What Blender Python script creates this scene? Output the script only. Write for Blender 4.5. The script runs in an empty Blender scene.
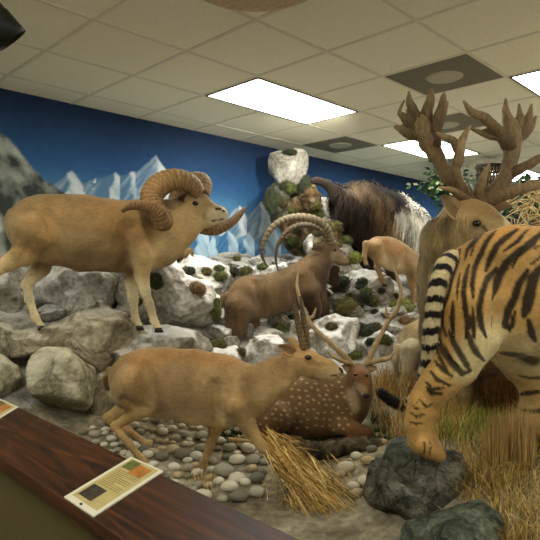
import bpy, math, random
import numpy as np
from mathutils import Vector, Matrix
from mathutils.bvhtree import BVHTree
import openvdb
random.seed(7); RNG = np.random.default_rng(7)
PI = math.pi
SC = bpy.context.scene
COL = SC.collection

# ------------------------------------------------------------------ camera, world, exposure
CAMZ = 1.45; FPX = 545.2; HORY = 265.1
cam_d = bpy.data.cameras.new('camera'); cam = bpy.data.objects.new('camera', cam_d); COL.objects.link(cam)
cam_d.sensor_width = 36; cam_d.lens = 36 * FPX / 540; cam_d.clip_start = .02
cam.location = (0, 0, CAMZ); cam.rotation_euler = (math.radians(90 - .513), 0, 0)
SC.camera = cam
w = bpy.data.worlds.new('world'); SC.world = w; w.use_nodes = True
w.node_tree.nodes['Background'].inputs[0].default_value = (1.0, .98, .86, 1)
w.node_tree.nodes['Background'].inputs[1].default_value = .56
SC.view_settings.view_transform = 'Standard'; SC.view_settings.look = 'None'
SC.view_settings.exposure = .36; SC.view_settings.gamma = 1; SC.view_settings.use_curve_mapping = False

PANEL_E = 10
YAW = .7935
CY, SY = math.cos(YAW), math.sin(YAW)
def W(rx, ry, z=0):            # room coordinates (along the mural wall, towards it) to world
    return Vector((rx * CY - ry * SY, rx * SY + ry * CY, z))
CEIL = CAMZ + 1.311; T = .61; GX, GY = 1.4213, 2.7151
WALLY = 4.262

def U(px, py, d):              # a point seen at px,py standing d metres in front of the camera
    return Vector(((px - 270) / FPX * d, d, CAMZ - (py - HORY) / FPX * d))

def spot(loc, aim, power, size, col, blend=.6, r=.04):
    l = bpy.data.lights.new('spot_lamp', 'SPOT'); l.energy = power; l.spot_size = math.radians(size)
    l.spot_blend = blend; l.color = col; l.shadow_soft_size = r
    o = bpy.data.objects.new('spot_lamp', l); COL.objects.link(o); o.location = loc
    o.rotation_euler = (Vector(aim) - Vector(loc)).to_track_quat('-Z', 'Y').to_euler()
    return o
WARM = (1, .85, .56); WHITE = (1, .95, .82)
# ceiling spotlights aimed at the animals and rocks, after one added uplight
spot(U(95, -40, 2.35), U(105, 30, 3.2) + Vector((0, 0, .3)), 2.2, 120, WARM, 1)   # added unseen uplight, only makes the warm glow on the ceiling
spot(W(1.6, 2.5, 2.55), U(70, 240, 3.4), 16, 100, WARM, 1)
spot(W(2.3, 2.9, 2.62), U(190, 290, 4.4), 62, 60, WHITE, 1)
spot(W(3.2, 2.6, 2.62), U(265, 345, 4.2), 34, 56, WHITE, 1)
spot(W(4.6, 2.8, 2.62), U(412, 222, 5.4), 80, 50, WHITE, 1)
spot(W(3.6, 2.6, 2.6), U(240, 215, 6.2), 46, 110, WHITE, 1)
spot(W(2.2, .9, 2.62), U(430, 400, 2.8), 14, 90, WARM, 1)
spot(W(1.2, 1.7, 2.62), U(230, 420, 2.9), 10, 90, WARM, 1)

# ------------------------------------------------------------------ helpers: objects
def link(name, me, mat=None, parent=None, smooth=True):
    if mat is not None: me.materials.append(mat)
    if smooth: me.polygons.foreach_set('use_smooth', [True] * len(me.polygons))
    o = bpy.data.objects.new(name, me); COL.objects.link(o)
    if parent is not None: o.parent = parent
    return o
def mesh(name, v, f, mat=None, parent=None, smooth=True):
    me = bpy.data.meshes.new(name); me.from_pydata([tuple(map(float, p)) for p in v], [], [tuple(map(int, q)) for q in f]); me.update()
    return link(name, me, mat, parent, smooth)
def np_mesh(name, v, f, mat=None, parent=None, smooth=True):
    v = np.asarray(v, dtype=np.float32); f = np.asarray(f, dtype=np.int32); n = f.shape[1]
    me = bpy.data.meshes.new(name)
    me.vertices.add(len(v)); me.vertices.foreach_set('co', v.ravel())
    me.loops.add(len(f) * n); me.loops.foreach_set('vertex_index', f.ravel())
    me.polygons.add(len(f)); me.polygons.foreach_set('loop_start', np.arange(0, len(f) * n, n, dtype=np.int32))
    me.update(calc_edges=True); me.validate()
    return link(name, me, mat, parent, smooth)
def set_col(o, c):
    c = np.asarray(c, dtype=np.float32)
    if c.ndim == 1: c = np.tile(c, (len(o.data.vertices), 1))
    a = o.data.color_attributes.new('Col', 'FLOAT_COLOR', 'POINT')
    a.data.foreach_set('color', np.concatenate([c[:, :3], np.ones((len(c), 1), np.float32)], 1).astype(np.float32).ravel())
def tag(o, label, cat, group=None, kind=None):
    o['label'] = label; o['category'] = cat
    if group: o['group'] = group
    if kind: o['kind'] = kind
    return o
def struct(o, label=None):
    o['kind'] = 'structure'
    if label: o['label'] = label
    return o
def empty(name, loc, rz=0):
    o = bpy.data.objects.new(name, None); COL.objects.link(o); o.location = loc; o.rotation_euler = (0, 0, rz); o.empty_display_size = .05
    return o
def boxvf(x0, x1, y0, y1, z0, z1, base=0):
    v = [(x, y, z) for z in (z0, z1) for x, y in ((x0, y0), (x1, y0), (x1, y1), (x0, y1))]
    f = [(3, 2, 1, 0), (4, 5, 6, 7), (0, 1, 5, 4), (1, 2, 6, 5), (2, 3, 7, 6), (3, 0, 4, 7)]
    return v, [tuple(i + base for i in q) for q in f]
def room_box(name, x0, x1, y0, y1, z0, z1, mat, parent=None, bevel=0):
    v, f = boxvf(x0, x1, y0, y1, z0, z1)
    o = mesh(name, v, f, mat, parent, False)
    if parent is None: o.rotation_euler = (0, 0, YAW)
    if bevel:
        m = o.modifiers.new('b', 'BEVEL'); m.width = bevel; m.segments = 3
    return o

def S(r, g, b):
    return tuple(((c / 255) / 12.92 if c / 255 <= .04045 else ((c / 255 + .055) / 1.055) ** 2.4) for c in (r, g, b))
def SA(r, g, b): return np.array(S(r, g, b), dtype=np.float32)

# ------------------------------------------------------------------ noise
def _hash(i, j, k, seed):
    h = (i * 374761393 + j * 668265263 + k * 2147483647 + seed * 974711) & 0xffffffff
    h = ((h ^ (h >> 13)) * 1274126177) & 0xffffffff
    h = (h ^ (h >> 16)) & 0xffff
    return h.astype(np.float32) / 65535
def vnoise(p, seed=0):
    p = np.asarray(p, dtype=np.float64); i = np.floor(p).astype(np.int64); f = p - i; f = f * f * (3 - 2 * f)
    o = 0
    for a in (0, 1):
        for b in (0, 1):
            for c in (0, 1):
                wgt = (f[..., 0] if a else 1 - f[..., 0]) * (f[..., 1] if b else 1 - f[..., 1]) * (f[..., 2] if c else 1 - f[..., 2])
                o = o + wgt * _hash(i[..., 0] + a, i[..., 1] + b, i[..., 2] + c, seed)
    return o * 2 - 1
def fbm(p, octv=4, seed=0):
    o = 0; a = 1
    for k in range(octv):
        o = o + a * vnoise(np.asarray(p) * (2 ** k), seed + k * 17); a *= .5
    return o / 1.8
def ridged(p, octv=4, seed=0):
    o = 0; a = 1
    for k in range(octv):
        o = o + a * (1 - 2 * np.abs(vnoise(np.asarray(p) * (2 ** k), seed + k * 17))); a *= .5
    return o / 1.8

# ------------------------------------------------------------------ materials
def new_mat(name):
    m = bpy.data.materials.new(name); m.use_nodes = True
    nt = m.node_tree; return m, nt, nt.nodes['Principled BSDF']
def N(nt, t, **k):
    n = nt.nodes.new(t)
    for a, b in k.items():
        if a in n.inputs: n.inputs[a].default_value = b
        else: setattr(n, a, b)
    return n
def ramp(nt, stops):
    r = nt.nodes.new('ShaderNodeValToRGB'); e = r.color_ramp.elements
    e[0].position, e[0].color = stops[0][0], (*stops[0][1], 1); e[1].position, e[1].color = stops[-1][0], (*stops[-1][1], 1)
    for p, c in stops[1:-1]:
        x = e.new(p); x.color = (*c, 1)
    return r
def plain(name, c, rough=.6, metal=0, noise=0, scale=30, spec=.3, bump=0):
    m, nt, b = new_mat(name); b.inputs['Roughness'].default_value = rough; b.inputs['Metallic'].default_value = metal
    b.inputs['Specular IOR Level'].default_value = spec
    tc = N(nt, 'ShaderNodeTexCoord'); n = N(nt, 'ShaderNodeTexNoise'); n.inputs['Scale'].default_value = scale; n.inputs['Detail'].default_value = 5
    nt.links.new(tc.outputs['Object'], n.inputs['Vector'])
    r = ramp(nt, [(.3, tuple(x * (1 - noise) for x in c)), (.7, tuple(min(1, x * (1 + noise)) for x in c))])
    nt.links.new(n.outputs['Fac'], r.inputs['Fac']); nt.links.new(r.outputs['Color'], b.inputs['Base Color'])
    if bump:
        bp = N(nt, 'ShaderNodeBump'); bp.inputs['Strength'].default_value = bump; bp.inputs['Distance'].default_value = .01
        nt.links.new(n.outputs['Fac'], bp.inputs['Height']); nt.links.new(bp.outputs['Normal'], b.inputs['Normal'])
    return m
def emis(name, c, e):
    m, nt, b = new_mat(name); b.inputs['Base Color'].default_value = (*c, 1)
    b.inputs['Emission Color'].default_value = (*c, 1); b.inputs['Emission Strength'].default_value = e
    return m
def vcol(name, rough=.85, var=.25, scale=(60, 60, 60), bump=.4, dist=.006, sheen=0.15, spec=.15):
    m, nt, b = new_mat(name); b.inputs['Roughness'].default_value = rough; b.inputs['Specular IOR Level'].default_value = spec
    b.inputs['Sheen Weight'].default_value = sheen
    a = N(nt, 'ShaderNodeVertexColor'); a.layer_name = 'Col'
    tc = N(nt, 'ShaderNodeTexCoord'); mp = N(nt, 'ShaderNodeMapping'); mp.inputs['Scale'].default_value = scale
    n = N(nt, 'ShaderNodeTexNoise'); n.inputs['Scale'].default_value = 1; n.inputs['Detail'].default_value = 6
    nt.links.new(tc.outputs['Object'], mp.inputs['Vector']); nt.links.new(mp.outputs['Vector'], n.inputs['Vector'])
    mr = N(nt, 'ShaderNodeMapRange'); mr.inputs['From Min'].default_value = .25; mr.inputs['From Max'].default_value = .75
    mr.inputs['To Min'].default_value = 1 - var; mr.inputs['To Max'].default_value = 1 + var
    nt.links.new(n.outputs['Fac'], mr.inputs['Value'])
    vm = N(nt, 'ShaderNodeVectorMath'); vm.operation = 'SCALE'
    nt.links.new(a.outputs['Color'], vm.inputs[0]); nt.links.new(mr.outputs['Result'], vm.inputs['Scale'])
    nt.links.new(vm.outputs['Vector'], b.inputs['Base Color'])
    if bump:
        bp = N(nt, 'ShaderNodeBump'); bp.inputs['Strength'].default_value = bump; bp.inputs['Distance'].default_value = dist
        nt.links.new(n.outputs['Fac'], bp.inputs['Height']); nt.links.new(bp.outputs['Normal'], b.inputs['Normal'])
    return m
FUR = vcol('fur', var=.16, scale=(35, 60, 90))
FUR_H = vcol('hair', var=.1, scale=(30, 30, 30), bump=0, sheen=.2)
HORN = vcol('horn', rough=.7, var=.4, scale=(70, 70, 25), bump=.8, dist=.006, sheen=0, spec=.35)
PAINT = vcol('mural_paint', rough=.8, var=.08, scale=(14, 14, 14), bump=0, sheen=0)
BLADE = vcol('blade', rough=.7, var=.15, scale=(20, 20, 20), bump=0, sheen=0)
EYE = plain('eye_glass', S(22, 14, 8), .08, spec=.6)
HOOF = plain('hoof', S(48, 40, 30), .5)
NOSE = plain('nose_skin', S(35, 28, 24), .45)

def rock_mat(name, dark, mid, light, snow=None, snow_lo=.55, snow_hi=.9, scale=4, bump=.7):
    m, nt, b = new_mat(name); b.inputs['Roughness'].default_value = .85; b.inputs['Specular IOR Level'].default_value = .2
    tc = N(nt, 'ShaderNodeTexCoord')
    n1 = N(nt, 'ShaderNodeTexNoise'); n1.inputs['Scale'].default_value = scale; n1.inputs['Detail'].default_value = 9; n1.inputs['Roughness'].default_value = .62; n1.inputs['Distortion'].default_value = .6
    n2 = N(nt, 'ShaderNodeTexNoise'); n2.inputs['Scale'].default_value = scale * 9; n2.inputs['Detail'].default_value = 6
    vo = N(nt, 'ShaderNodeTexVoronoi'); vo.feature = 'DISTANCE_TO_EDGE'; vo.inputs['Scale'].default_value = scale * 1.3
    mixv = N(nt, 'ShaderNodeMix'); mixv.data_type = 'VECTOR'; mixv.inputs[0].default_value = .12
    nt.links.new(tc.outputs['Object'], mixv.inputs[4]); nt.links.new(n1.outputs['Color'], mixv.inputs[5])
    for n in (n1, n2): nt.links.new(tc.outputs['Object'], n.inputs['Vector'])
    nt.links.new(mixv.outputs[1], vo.inputs['Vector'])
    r = ramp(nt, [(.36, dark), (.5, mid), (.62, light)]); nt.links.new(n1.outputs['Fac'], r.inputs['Fac'])
    col = r.outputs['Color']
    # grain
    r2 = ramp(nt, [(.3, (.62, .62, .62)), (.7, (1.25, 1.25, 1.25))]); nt.links.new(n2.outputs['Fac'], r2.inputs['Fac'])
    mx = N(nt, 'ShaderNodeMix'); mx.data_type = 'RGBA'; mx.blend_type = 'MULTIPLY'; mx.inputs[0].default_value = 1
    nt.links.new(col, mx.inputs[6]); nt.links.new(r2.outputs['Color'], mx.inputs[7]); col = mx.outputs[2]
    if snow:
        g = N(nt, 'ShaderNodeNewGeometry'); sp = N(nt, 'ShaderNodeSeparateXYZ'); nt.links.new(g.outputs['Normal'], sp.inputs[0])
        ad = N(nt, 'ShaderNodeMath'); ad.operation = 'MULTIPLY_ADD'; ad.inputs[1].default_value = .9; nt.links.new(n1.outputs['Fac'], ad.inputs[0]); nt.links.new(sp.outputs['Z'], ad.inputs[2])
        mr = N(nt, 'ShaderNodeMapRange'); mr.inputs['From Min'].default_value = snow_lo + .4; mr.inputs['From Max'].default_value = snow_hi + .4; nt.links.new(ad.outputs[0], mr.inputs['Value'])
        m2 = N(nt, 'ShaderNodeMix'); m2.data_type = 'RGBA'; nt.links.new(mr.outputs['Result'], m2.inputs[0]); nt.links.new(col, m2.inputs[6]); m2.inputs[7].default_value = (*snow, 1)
        col = m2.outputs[2]
    nt.links.new(col, b.inputs['Base Color'])
    ml = N(nt, 'ShaderNodeMath'); ml.operation = 'MINIMUM'; ml.inputs[1].default_value = .06; nt.links.new(vo.outputs['Distance'], ml.inputs[0])
    h = N(nt, 'ShaderNodeMath'); h.operation = 'MULTIPLY_ADD'; h.inputs[1].default_value = 3.5; nt.links.new(ml.outputs[0], h.inputs[0]); nt.links.new(n1.outputs['Fac'], h.inputs[2])
    h2 = N(nt, 'ShaderNodeMath'); h2.operation = 'MULTIPLY_ADD'; h2.inputs[1].default_value = .25; nt.links.new(n2.outputs['Fac'], h2.inputs[0]); nt.links.new(h.outputs[0], h2.inputs[2])
    bp = N(nt, 'ShaderNodeBump'); bp.inputs['Strength'].default_value = bump; bp.inputs['Distance'].default_value = .06
    nt.links.new(h2.outputs[0], bp.inputs['Height']); nt.links.new(bp.outputs['Normal'], b.inputs['Normal'])
    return m
R_WHITE = rock_mat('rock_pale', S(140, 134, 120), S(186, 182, 170), S(208, 204, 194), S(228, 226, 220), .52, .85)
R_GREY = rock_mat('rock_grey', S(104, 98, 84), S(146, 141, 125), S(178, 174, 160), S(212, 210, 202), .62, .95)
R_TAN = rock_mat('rock_tan', S(112, 103, 82), S(150, 142, 116), S(178, 170, 146), S(200, 196, 176), .7, 1.05)
R_BOULD = rock_mat('rock_boulder', S(118, 112, 88), S(158, 153, 126), S(184, 180, 154), S(204, 200, 174), .5, .9, scale=5)
R_DARK = rock_mat('rock_dark', S(62, 62, 52), S(102, 100, 86), S(146, 142, 124), None, scale=9, bump=1)
R_SLATE = rock_mat('rock_slate', S(62, 67, 56), S(98, 104, 88), S(136, 138, 120), None, scale=7, bump=.9)
R_CORAL = rock_mat('rock_rust', S(70, 56, 38), S(128, 106, 74), S(180, 162, 128), None, scale=9, bump=1)
R_SLOPE = rock_mat('ground_rock', S(92, 87, 74), S(136, 131, 115), S(168, 164, 150), S(205, 203, 196), .78, 1.12)
R_GROUND = rock_mat('ground_sand', S(102, 94, 74), S(138, 130, 106), S(162, 154, 130), None, scale=3, bump=.5)

# ------------------------------------------------------------------ room
M_CEIL = plain('ceiling_tile', S(232, 228, 202), .9, noise=.04, scale=60, bump=.15)
M_GRID = plain('ceiling_bar', S(212, 207, 182), .6)
Y0, Y1, X0, X1 = -3.5, WALLY, -3.5, 12.0
cl = room_box('ceiling', X0, X1, Y0, Y1, CEIL, CEIL + .08, M_CEIL); struct(cl)
v = []; f = []
i = math.ceil((X0 - GX) / T)
while GX + i * T < X1:
    x = GX + i * T; a, b = boxvf(x - .012, x + .012, Y0, Y1, CEIL - .004, CEIL - .0002, len(v)); v += a; f += b; i += 1
j = math.ceil((Y0 - GY) / T)
while GY + j * T < Y1:
    y = GY + j * T; a, b = boxvf(X0, X1, y - .012, y + .012, CEIL - .0045, CEIL - .0002, len(v)); v += a; f += b; j += 1
cg = mesh('ceiling_grid', v, f, M_GRID, cl, False)
struct(room_box('floor', X0, X1, Y0, Y1, -.06, 0, plain('carpet', S(120, 110, 86), .95, noise=.2, scale=200)))
struct(room_box('wall_end', X1, X1 + .1, Y0, Y1 + .1, 0, CEIL, plain('wall_paint', S(150, 140, 112), .85, noise=.03)))

# mural wall, painted with mountains under a deep blue sky
def wall_pt(px, py):
    rx = (px - 270) / FPX; d = WALLY / (-SY * rx + CY); X = rx * d
    return (X * CY + d * SY, CAMZ - (py - HORY) / FPX * d)
def mural():
    gx = np.arange(-1.5, X1, .014); xs = np.concatenate([[X0], gx, [X1]]); zs = np.concatenate([[0], np.arange(.9, CEIL, .014), [CEIL]])
    XX, ZZ = np.meshgrid(xs, zs); nx, nz = len(xs), len(zs)
    v = np.stack([XX.ravel(), np.full(XX.size, WALLY), ZZ.ravel()], 1)
    idx = np.arange(nx * nz).reshape(nz, nx)
    f = np.stack([idx[:-1, :-1].ravel(), idx[:-1, 1:].ravel(), idx[1:, 1:].ravel(), idx[1:, :-1].ravel()], 1)
    o = np_mesh('wall_back', v, f, PAINT, None, False); o.rotation_euler = (0, 0, YAW)
    x, z = XX.ravel(), ZZ.ravel(); P3 = np.stack([x, z, x * 0], 1)
    def line(pts):
        q = [wall_pt(*p) for p in pts]; return np.interp(x, [a for a, _ in q], [b for _, b in q])
    t = np.clip((CEIL - z) / 1.0 + .10 * fbm(P3 * [1.2, 2.5, 1], 3, 3), 0, 1)[:, None]
    navy, blue, pale = SA(34, 50, 80), SA(48, 90, 138), SA(112, 176, 210)
    c = np.where(t < .5, navy + (blue - navy) * (t / .5) ** 1.2, blue + (pale - blue) * ((t - .5) / .5) ** 1.3)
    def peaks(lst, snow, shd, seed, wob):
        nonlocal c
        H = []; U_ = []
        for k, (px, py, sl, sr) in enumerate(lst):
            xk, zk = wall_pt(px, py); dx = x - xk
            H.append(zk - np.where(dx < 0, -dx * sl, dx * sr) * (1 + .12 * np.sign(dx)) + .03 * fbm(P3 * 9 + k, 4, seed + k) * np.clip(np.abs(dx) * 12, 0, 1)); U_.append(dx + wob * fbm(np.stack([z * 5 + k * 3, x * 1.5, x * 0], 1), 4, seed + 40 + k) + .02)
        H = np.array(H); own = H.argmax(0); h = H.max(0); u = np.take_along_axis(np.array(U_), own[None], 0)[0]
        side = np.clip(u / .012, -1, 1); st = fbm(np.stack([x * 16 + np.sign(u) * z * 13, z * 4, own * 5.0], 1), 4, seed + 77)
        s = np.clip(.5 + .42 * side + .75 * st, 0, 1)[:, None]; low = np.clip((h - z) / .5, 0, 1)[:, None]
        m = shd + (snow - shd) * s; m = m * (1 - .3 * low) + shd * .3 * low
        al = np.clip((h - z) / .012, 0, 1)[:, None]; c = c * (1 - al) + m * al
    peaks([(-60, 150, 1, 1), (72, 170, .95, .8), (96, 178, .6, .8), (116, 172, .5, .8), (134, 171, .4, .6), (156, 155, 1.0, .95), (178, 182, .6, .8), (222, 214, .8, 1), (240, 205, .9, 1.1), (262, 200, 1.0, 1.3), (300, 222, .8, .9), (332, 214, .8, .9), (380, 225, .7, .7), (470, 225, .7, .7), (560, 225, .6, .6)], SA(214, 224, 228), SA(84, 122, 152), 5, .10)
    peaks([(168, 232, .7, .6), (196, 226, .6, .5), (212, 234, .5, .5), (228, 230, .7, .6), (249, 232, .6, .8), (268, 226, .9, .9), (290, 238, .7, .7), (322, 232, .8, .7), (345, 240, .6, .6)], SA(186, 212, 226), SA(58, 112, 158), 60, .12)
    # big dark slope at the left
    h2 = line([(-250, 60), (0, 131), (12, 141), (24, 155), (34, 168), (47, 180), (58, 187), (75, 199), (110, 212), (140, 240), (170, 300), (560, 400)]) + .015 * fbm(P3 * 15, 3, 15)
    u = np.stack([x * 2.6 - z * 2.6, x * 1.0 + z * 1.0, x * 0], 1)
    s2 = np.clip(.42 + 1.7 * fbm(u * [1.2, 5, 1], 5, 21) , 0, 1)[:, None]
    m2 = SA(58, 66, 62) + (SA(182, 188, 178) - SA(58, 66, 62)) * s2
    a = np.clip((h2 - z) / .02, 0, 1)[:, None]; c = c * (1 - a) + m2 * a
    set_col(o, c); struct(o)
    return o
mural()
room_box('wall_shell', X0, X1, WALLY + .01, WALLY + .12, 0, CEIL, plain('plaster', S(90, 90, 90)))
struct(bpy.data.objects['wall_shell']); bpy.data.objects['wall_shell'].name = 'wall_outer'

# ceiling lights, speakers
M_DIFF = emis('light_diffuser', (1, .985, .93), PANEL_E); M_FR = plain('light_frame', S(60, 58, 50), .5)
def ceiling_light(i, j, label):
    e = empty('ceiling_light', W(GX + (i + 1) * T, GY + (j + .5) * T, CEIL), YAW)
    tag(e, label, 'light', 'fluorescent ceiling panels')
    a, b = T - .014, T / 2 - .014
    v = []; f = []
    for bx in ((-a, a, -b, -b + .014), (-a, a, b - .014, b), (-a, -a + .014, -b, b), (a - .014, a, -b, b)):
        p, q = boxvf(*bx, -.009, -.001, len(v)); v += p; f += q
    mesh('frame', v, f, M_FR, e, False)
    v, f = boxvf(-a + .014, a - .014, -b + .014, b - .014, -.006, -.002); mesh('diffuser', v, f, M_DIFF, e, False)
ceiling_light(2, 0, 'long bright white ceiling panel light nearest the mural, above the ram')
ceiling_light(6, 0, 'bright ceiling panel light seen behind the stag\'s left antler')
ceiling_light(10, 0, 'farthest bright ceiling panel light, low beside the stag\'s right antler')
ceiling_light(4, -3, 'bright ceiling panel light cut by the right edge, above the stag\'s antler tips')
for i, j in ((8, -3), (-4, -3), (0, -6), (4, -6), (-4, 0)):
    ceiling_light(i, j, 'white ceiling panel light outside the photograph')
M_SPK = plain('speaker_plate', S(112, 108, 88), .7, noise=.1); M_SPD = plain('speaker_grille', S(168, 164, 142), .6, noise=.05, scale=300)
def disc(name, r0, r1, z0, z1, mat, parent, n=40):
    v = []; f = []
    for k in range(n):
        a = 2 * PI * k / n; v += [(r0 * math.cos(a), r0 * math.sin(a), z0), (r1 * math.cos(a), r1 * math.sin(a), z1)]
    for k in range(n):
        l = (k + 1) % n; f.append((2 * k, 2 * l, 2 * l + 1, 2 * k + 1))
    f.append(tuple(2 * k + 1 for k in range(n))[::-1]); f.append(tuple(2 * k for k in range(n)))
    return mesh(name, v, f, mat, parent, False)
def speaker(i, j, label, big=False):
    e = empty('ceiling_speaker', W(GX + (i + .5) * T, GY + (j + .5) * T, CEIL), YAW); tag(e, label, 'speaker', 'ceiling speakers')
    if not big:
        a = T / 2 - .013; v, f = boxvf(-a, a, -a, a, -.006, -.001); mesh('plate', v, f, M_SPK, e, False)
        disc('grille', .125, .11, -.006, -.016, M_SPD, e)
    else:
        disc('ring', .34, .31, -.001, -.015, plain('speaker_ring', S(206, 190, 152), .6), e)
        disc('grille', .305, .29, -.015, -.022, plain('speaker_cloth', S(196, 172, 140), .8, noise=.15, scale=40), e)
speaker(3, -2, 'nearest dark square ceiling plate with round grille, above the antlers')
speaker(5, -1, 'dark square ceiling plate with round grille, behind the stag\'s antlers')
speaker(5, 1, 'dark square ceiling plate with round grille, next to the mural by the rock pillar')
speaker(0, -2, 'large round tan ceiling disc at the top edge of the picture', True)

# black spotlight, top left
def can_light():
    dq = Vector((.56, .42, -.72)).normalized(); p0 = U(13, 42, 1.9) - dq * .14
    e = empty('spotlight', p0); tag(e, 'black can spotlight hanging at the top left corner', 'spotlight')
    mb = plain('black_metal', S(26, 28, 20), .45)
    q = dq.to_track_quat('Z', 'Y').to_matrix()
    def ring(prof, n=32):
        v = []; f = []
        for r, z in prof:
            for k in range(n):
                a = 2 * PI * k / n; v.append(q @ Vector((r * math.cos(a), r * math.sin(a), z)))
        for m in range(len(prof) - 1):
            for k in range(n):
                l = (k + 1) % n; f.append((m * n + k, m * n + l, (m + 1) * n + l, (m + 1) * n + k))
        return v, f
    v, f = ring([(.001, -.09), (.04, -.085), (.052, -.06), (.054, 0), (.055, .05), (.058, .055), (.06, .14), (.057, .14), (.054, .06), (.001, .03)])
    mesh('can', v, f, mb, e)
    v, f = ring([(.001, .058), (.042, .058), (.042, .062), (.001, .062)]); mesh('lens', v, f, plain('lens_glass', S(210, 190, 130), .2), e)
    v, f = boxvf(-.012, .012, -.012, .012, 0, CEIL - p0.z - .004); mesh('stem', v, f, mb, e, False)
    v, f = boxvf(-.075, -.06, -.01, .01, -.05, .03); mesh('yoke', v, f, mb, e, False)
can_light()

# ------------------------------------------------------------------ barrier with wooden ledge and cards
LZ = .85; HL = CAMZ - LZ
def on_plane(px, py, z):
    d = (CAMZ - z) * FPX / (py - HORY); X = (px - 270) / FPX * d
    return (X * CY + d * SY, -X * SY + d * CY)
lx0 = np.mean([on_plane(0, 458, LZ)[0], on_plane(63, 499, LZ)[0]]); lx1 = np.mean([on_plane(18.5, 410, LZ)[0], on_plane(200, 490, LZ)[0], on_plane(303, 540, LZ)[0]])
def wood():
    m, nt, b = new_mat('dark_wood'); b.inputs['Roughness'].default_value = .42; b.inputs['Specular IOR Level'].default_value = .22
    tc = N(nt, 'ShaderNodeTexCoord'); mp = N(nt, 'ShaderNodeMapping'); mp.inputs['Scale'].default_value = (14, 1.6, 14)
    n = N(nt, 'ShaderNodeTexNoise'); n.inputs['Scale'].default_value = 1.6; n.inputs['Detail'].default_value = 8; n.inputs['Distortion'].default_value = 1.5
    nt.links.new(tc.outputs['Object'], mp.inputs['Vector']); nt.links.new(mp.outputs['Vector'], n.inputs['Vector'])
    r = ramp(nt, [(.35, S(34, 19, 8)), (.55, S(64, 34, 14)), (.7, S(96, 52, 20))]); nt.links.new(n.outputs['Fac'], r.inputs['Fac']); nt.links.new(r.outputs['Color'], b.inputs['Base Color'])
    return m
WOOD = wood()
led = room_box('wooden_ledge', lx0, lx1, -1.2, WALLY - .002, LZ - .045, LZ, WOOD, None, .006)
tag(led, 'dark reddish brown polished wooden ledge running along the display in front', 'ledge')
struct(room_box('wall_barrier', lx0 + .03, lx1 - .03, -1.2, WALLY - .002, 0, LZ - .045, plain('barrier_paint', S(84, 74, 38), .8, noise=.05)))
def card(c0, c1, c2, c3, label):
    P4 = [W(*on_plane(*c, LZ), 0) for c in (c0, c1, c2, c3)]   # near-left, far-left, far-right, near-right
    cen = sum(P4, Vector()) / 4; P4 = [p - cen for p in P4]; L = (P4[1] - P4[0]).length
    e = empty('information_card', (cen.x, cen.y, LZ)); tag(e, label, 'sign', 'information cards on the ledge')
    def q(u, v, z):
        p = P4[0] * ((1 - u) * (1 - v)) + P4[1] * (u * (1 - v)) + P4[2] * (u * v) + P4[3] * ((1 - u) * v); return (p.x, p.y, z)
    def bx(u0, u1, v0, v1, z0, z1, b=0):
        return [q(u, v, z) for z in (z0, z1) for u, v in ((u0, v0), (u0, v1), (u1, v1), (u1, v0))], [tuple(i + b for i in t) for t in ((3, 2, 1, 0), (4, 5, 6, 7), (0, 1, 5, 4), (1, 2, 6, 5), (2, 3, 7, 6), (3, 0, 4, 7))]
    def rect(name, u0, u1, v0, v1, z0, z1, mat):
        return mesh(name, *bx(u0, u1, v0, v1, z0, z1), mat, e, False)
    rect('backing', 0, 1, 0, 1, .0005, .004, M_CARDW)
    rect('printed_sheet', .07, .97, .09, .91, .004, .0045, M_CARDY)
    rect('photograph', .12, .34, .16, .58, .0045, .005, M_CARDP)
    rect('animal_picture', .72, .92, .42, .8, .0045, .005, M_CARDO)
    rect('leaf_picture', .76, .95, .14, .42, .0045, .0049, M_CARDG)
    v = []; f = []
    for k in range(11):
        u = .38 + k * .032; v1 = .82 if k % 4 != 3 else .5
        p, t = bx(u, u + .011, .17, v1, .0045, .0048, len(v)); v += p; f += t
    mesh('text_lines', v, f, M_CARDT, e, False)
    rect('screw', .025, .045, .47, .53, .004, .006, M_FR)
M_CARDW = plain('card_white', S(222, 216, 188), .35); M_CARDY = plain('card_sheet', S(188, 172, 112), .4, noise=.12, scale=20)
M_CARDP = plain('card_photo', S(66, 60, 46), .4, noise=.5, scale=60); M_CARDO = plain('card_orange', S(176, 112, 48), .4, noise=.3, scale=50)
M_CARDG = plain('card_green', S(96, 104, 48), .4, noise=.3, scale=50); M_CARDT = plain('card_text', S(140, 122, 72), .5)
card((63.3, 499), (130.7, 458.4), (163, 473), (93, 519), 'white framed information card in the middle of the wooden ledge')
card((-48, 425), (0, 400), (17.5, 408), (-28, 436), 'white framed information card cut off by the left edge on the ledge')

# ------------------------------------------------------------------ ground of the display
CTRL = [(60, 440, 2.75), (100, 430, 2.95), (150, 460, 2.85), (200, 487, 2.62), (250, 505, 2.42), (300, 520, 2.32), (250, 440, 3.1), (350, 442, 3.25), (300, 440, 3.25), (350, 490, 2.55),
        (10, 405, 2.95), (70, 420, 3.05), (20, 335, 3.45), (60, 325, 3.6), (150, 340, 3.65), (100, 300, 4.0), (30, 300, 3.8), (180, 360, 3.75), (150, 400, 3.35), (220, 390, 3.6), (230, 352, 4.0), (290, 360, 4.0), (340, 350, 4.1),
        (200, 275, 4.9), (240, 285, 5.0), (290, 275, 5.4), (320, 250, 5.9), (370, 285, 4.9), (330, 330, 4.4), (420, 317, 4.55), (380, 320, 4.4), (395, 385, 3.75), (430, 420, 3.2), (400, 440, 2.9), (480, 422, 3.0),
        (440, 475, 2.35), (520, 440, 2.6), (500, 520, 1.95), (400, 530, 2.15), (540, 380, 3.5), (560, 300, 5.0), (500, 330, 5.0), (600, 500, 2.0), (640, 420, 2.6), (450, 290, 6.0), (560, 290, 7.0)]
CP = np.array([list(U(*c)) for c in CTRL])
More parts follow.
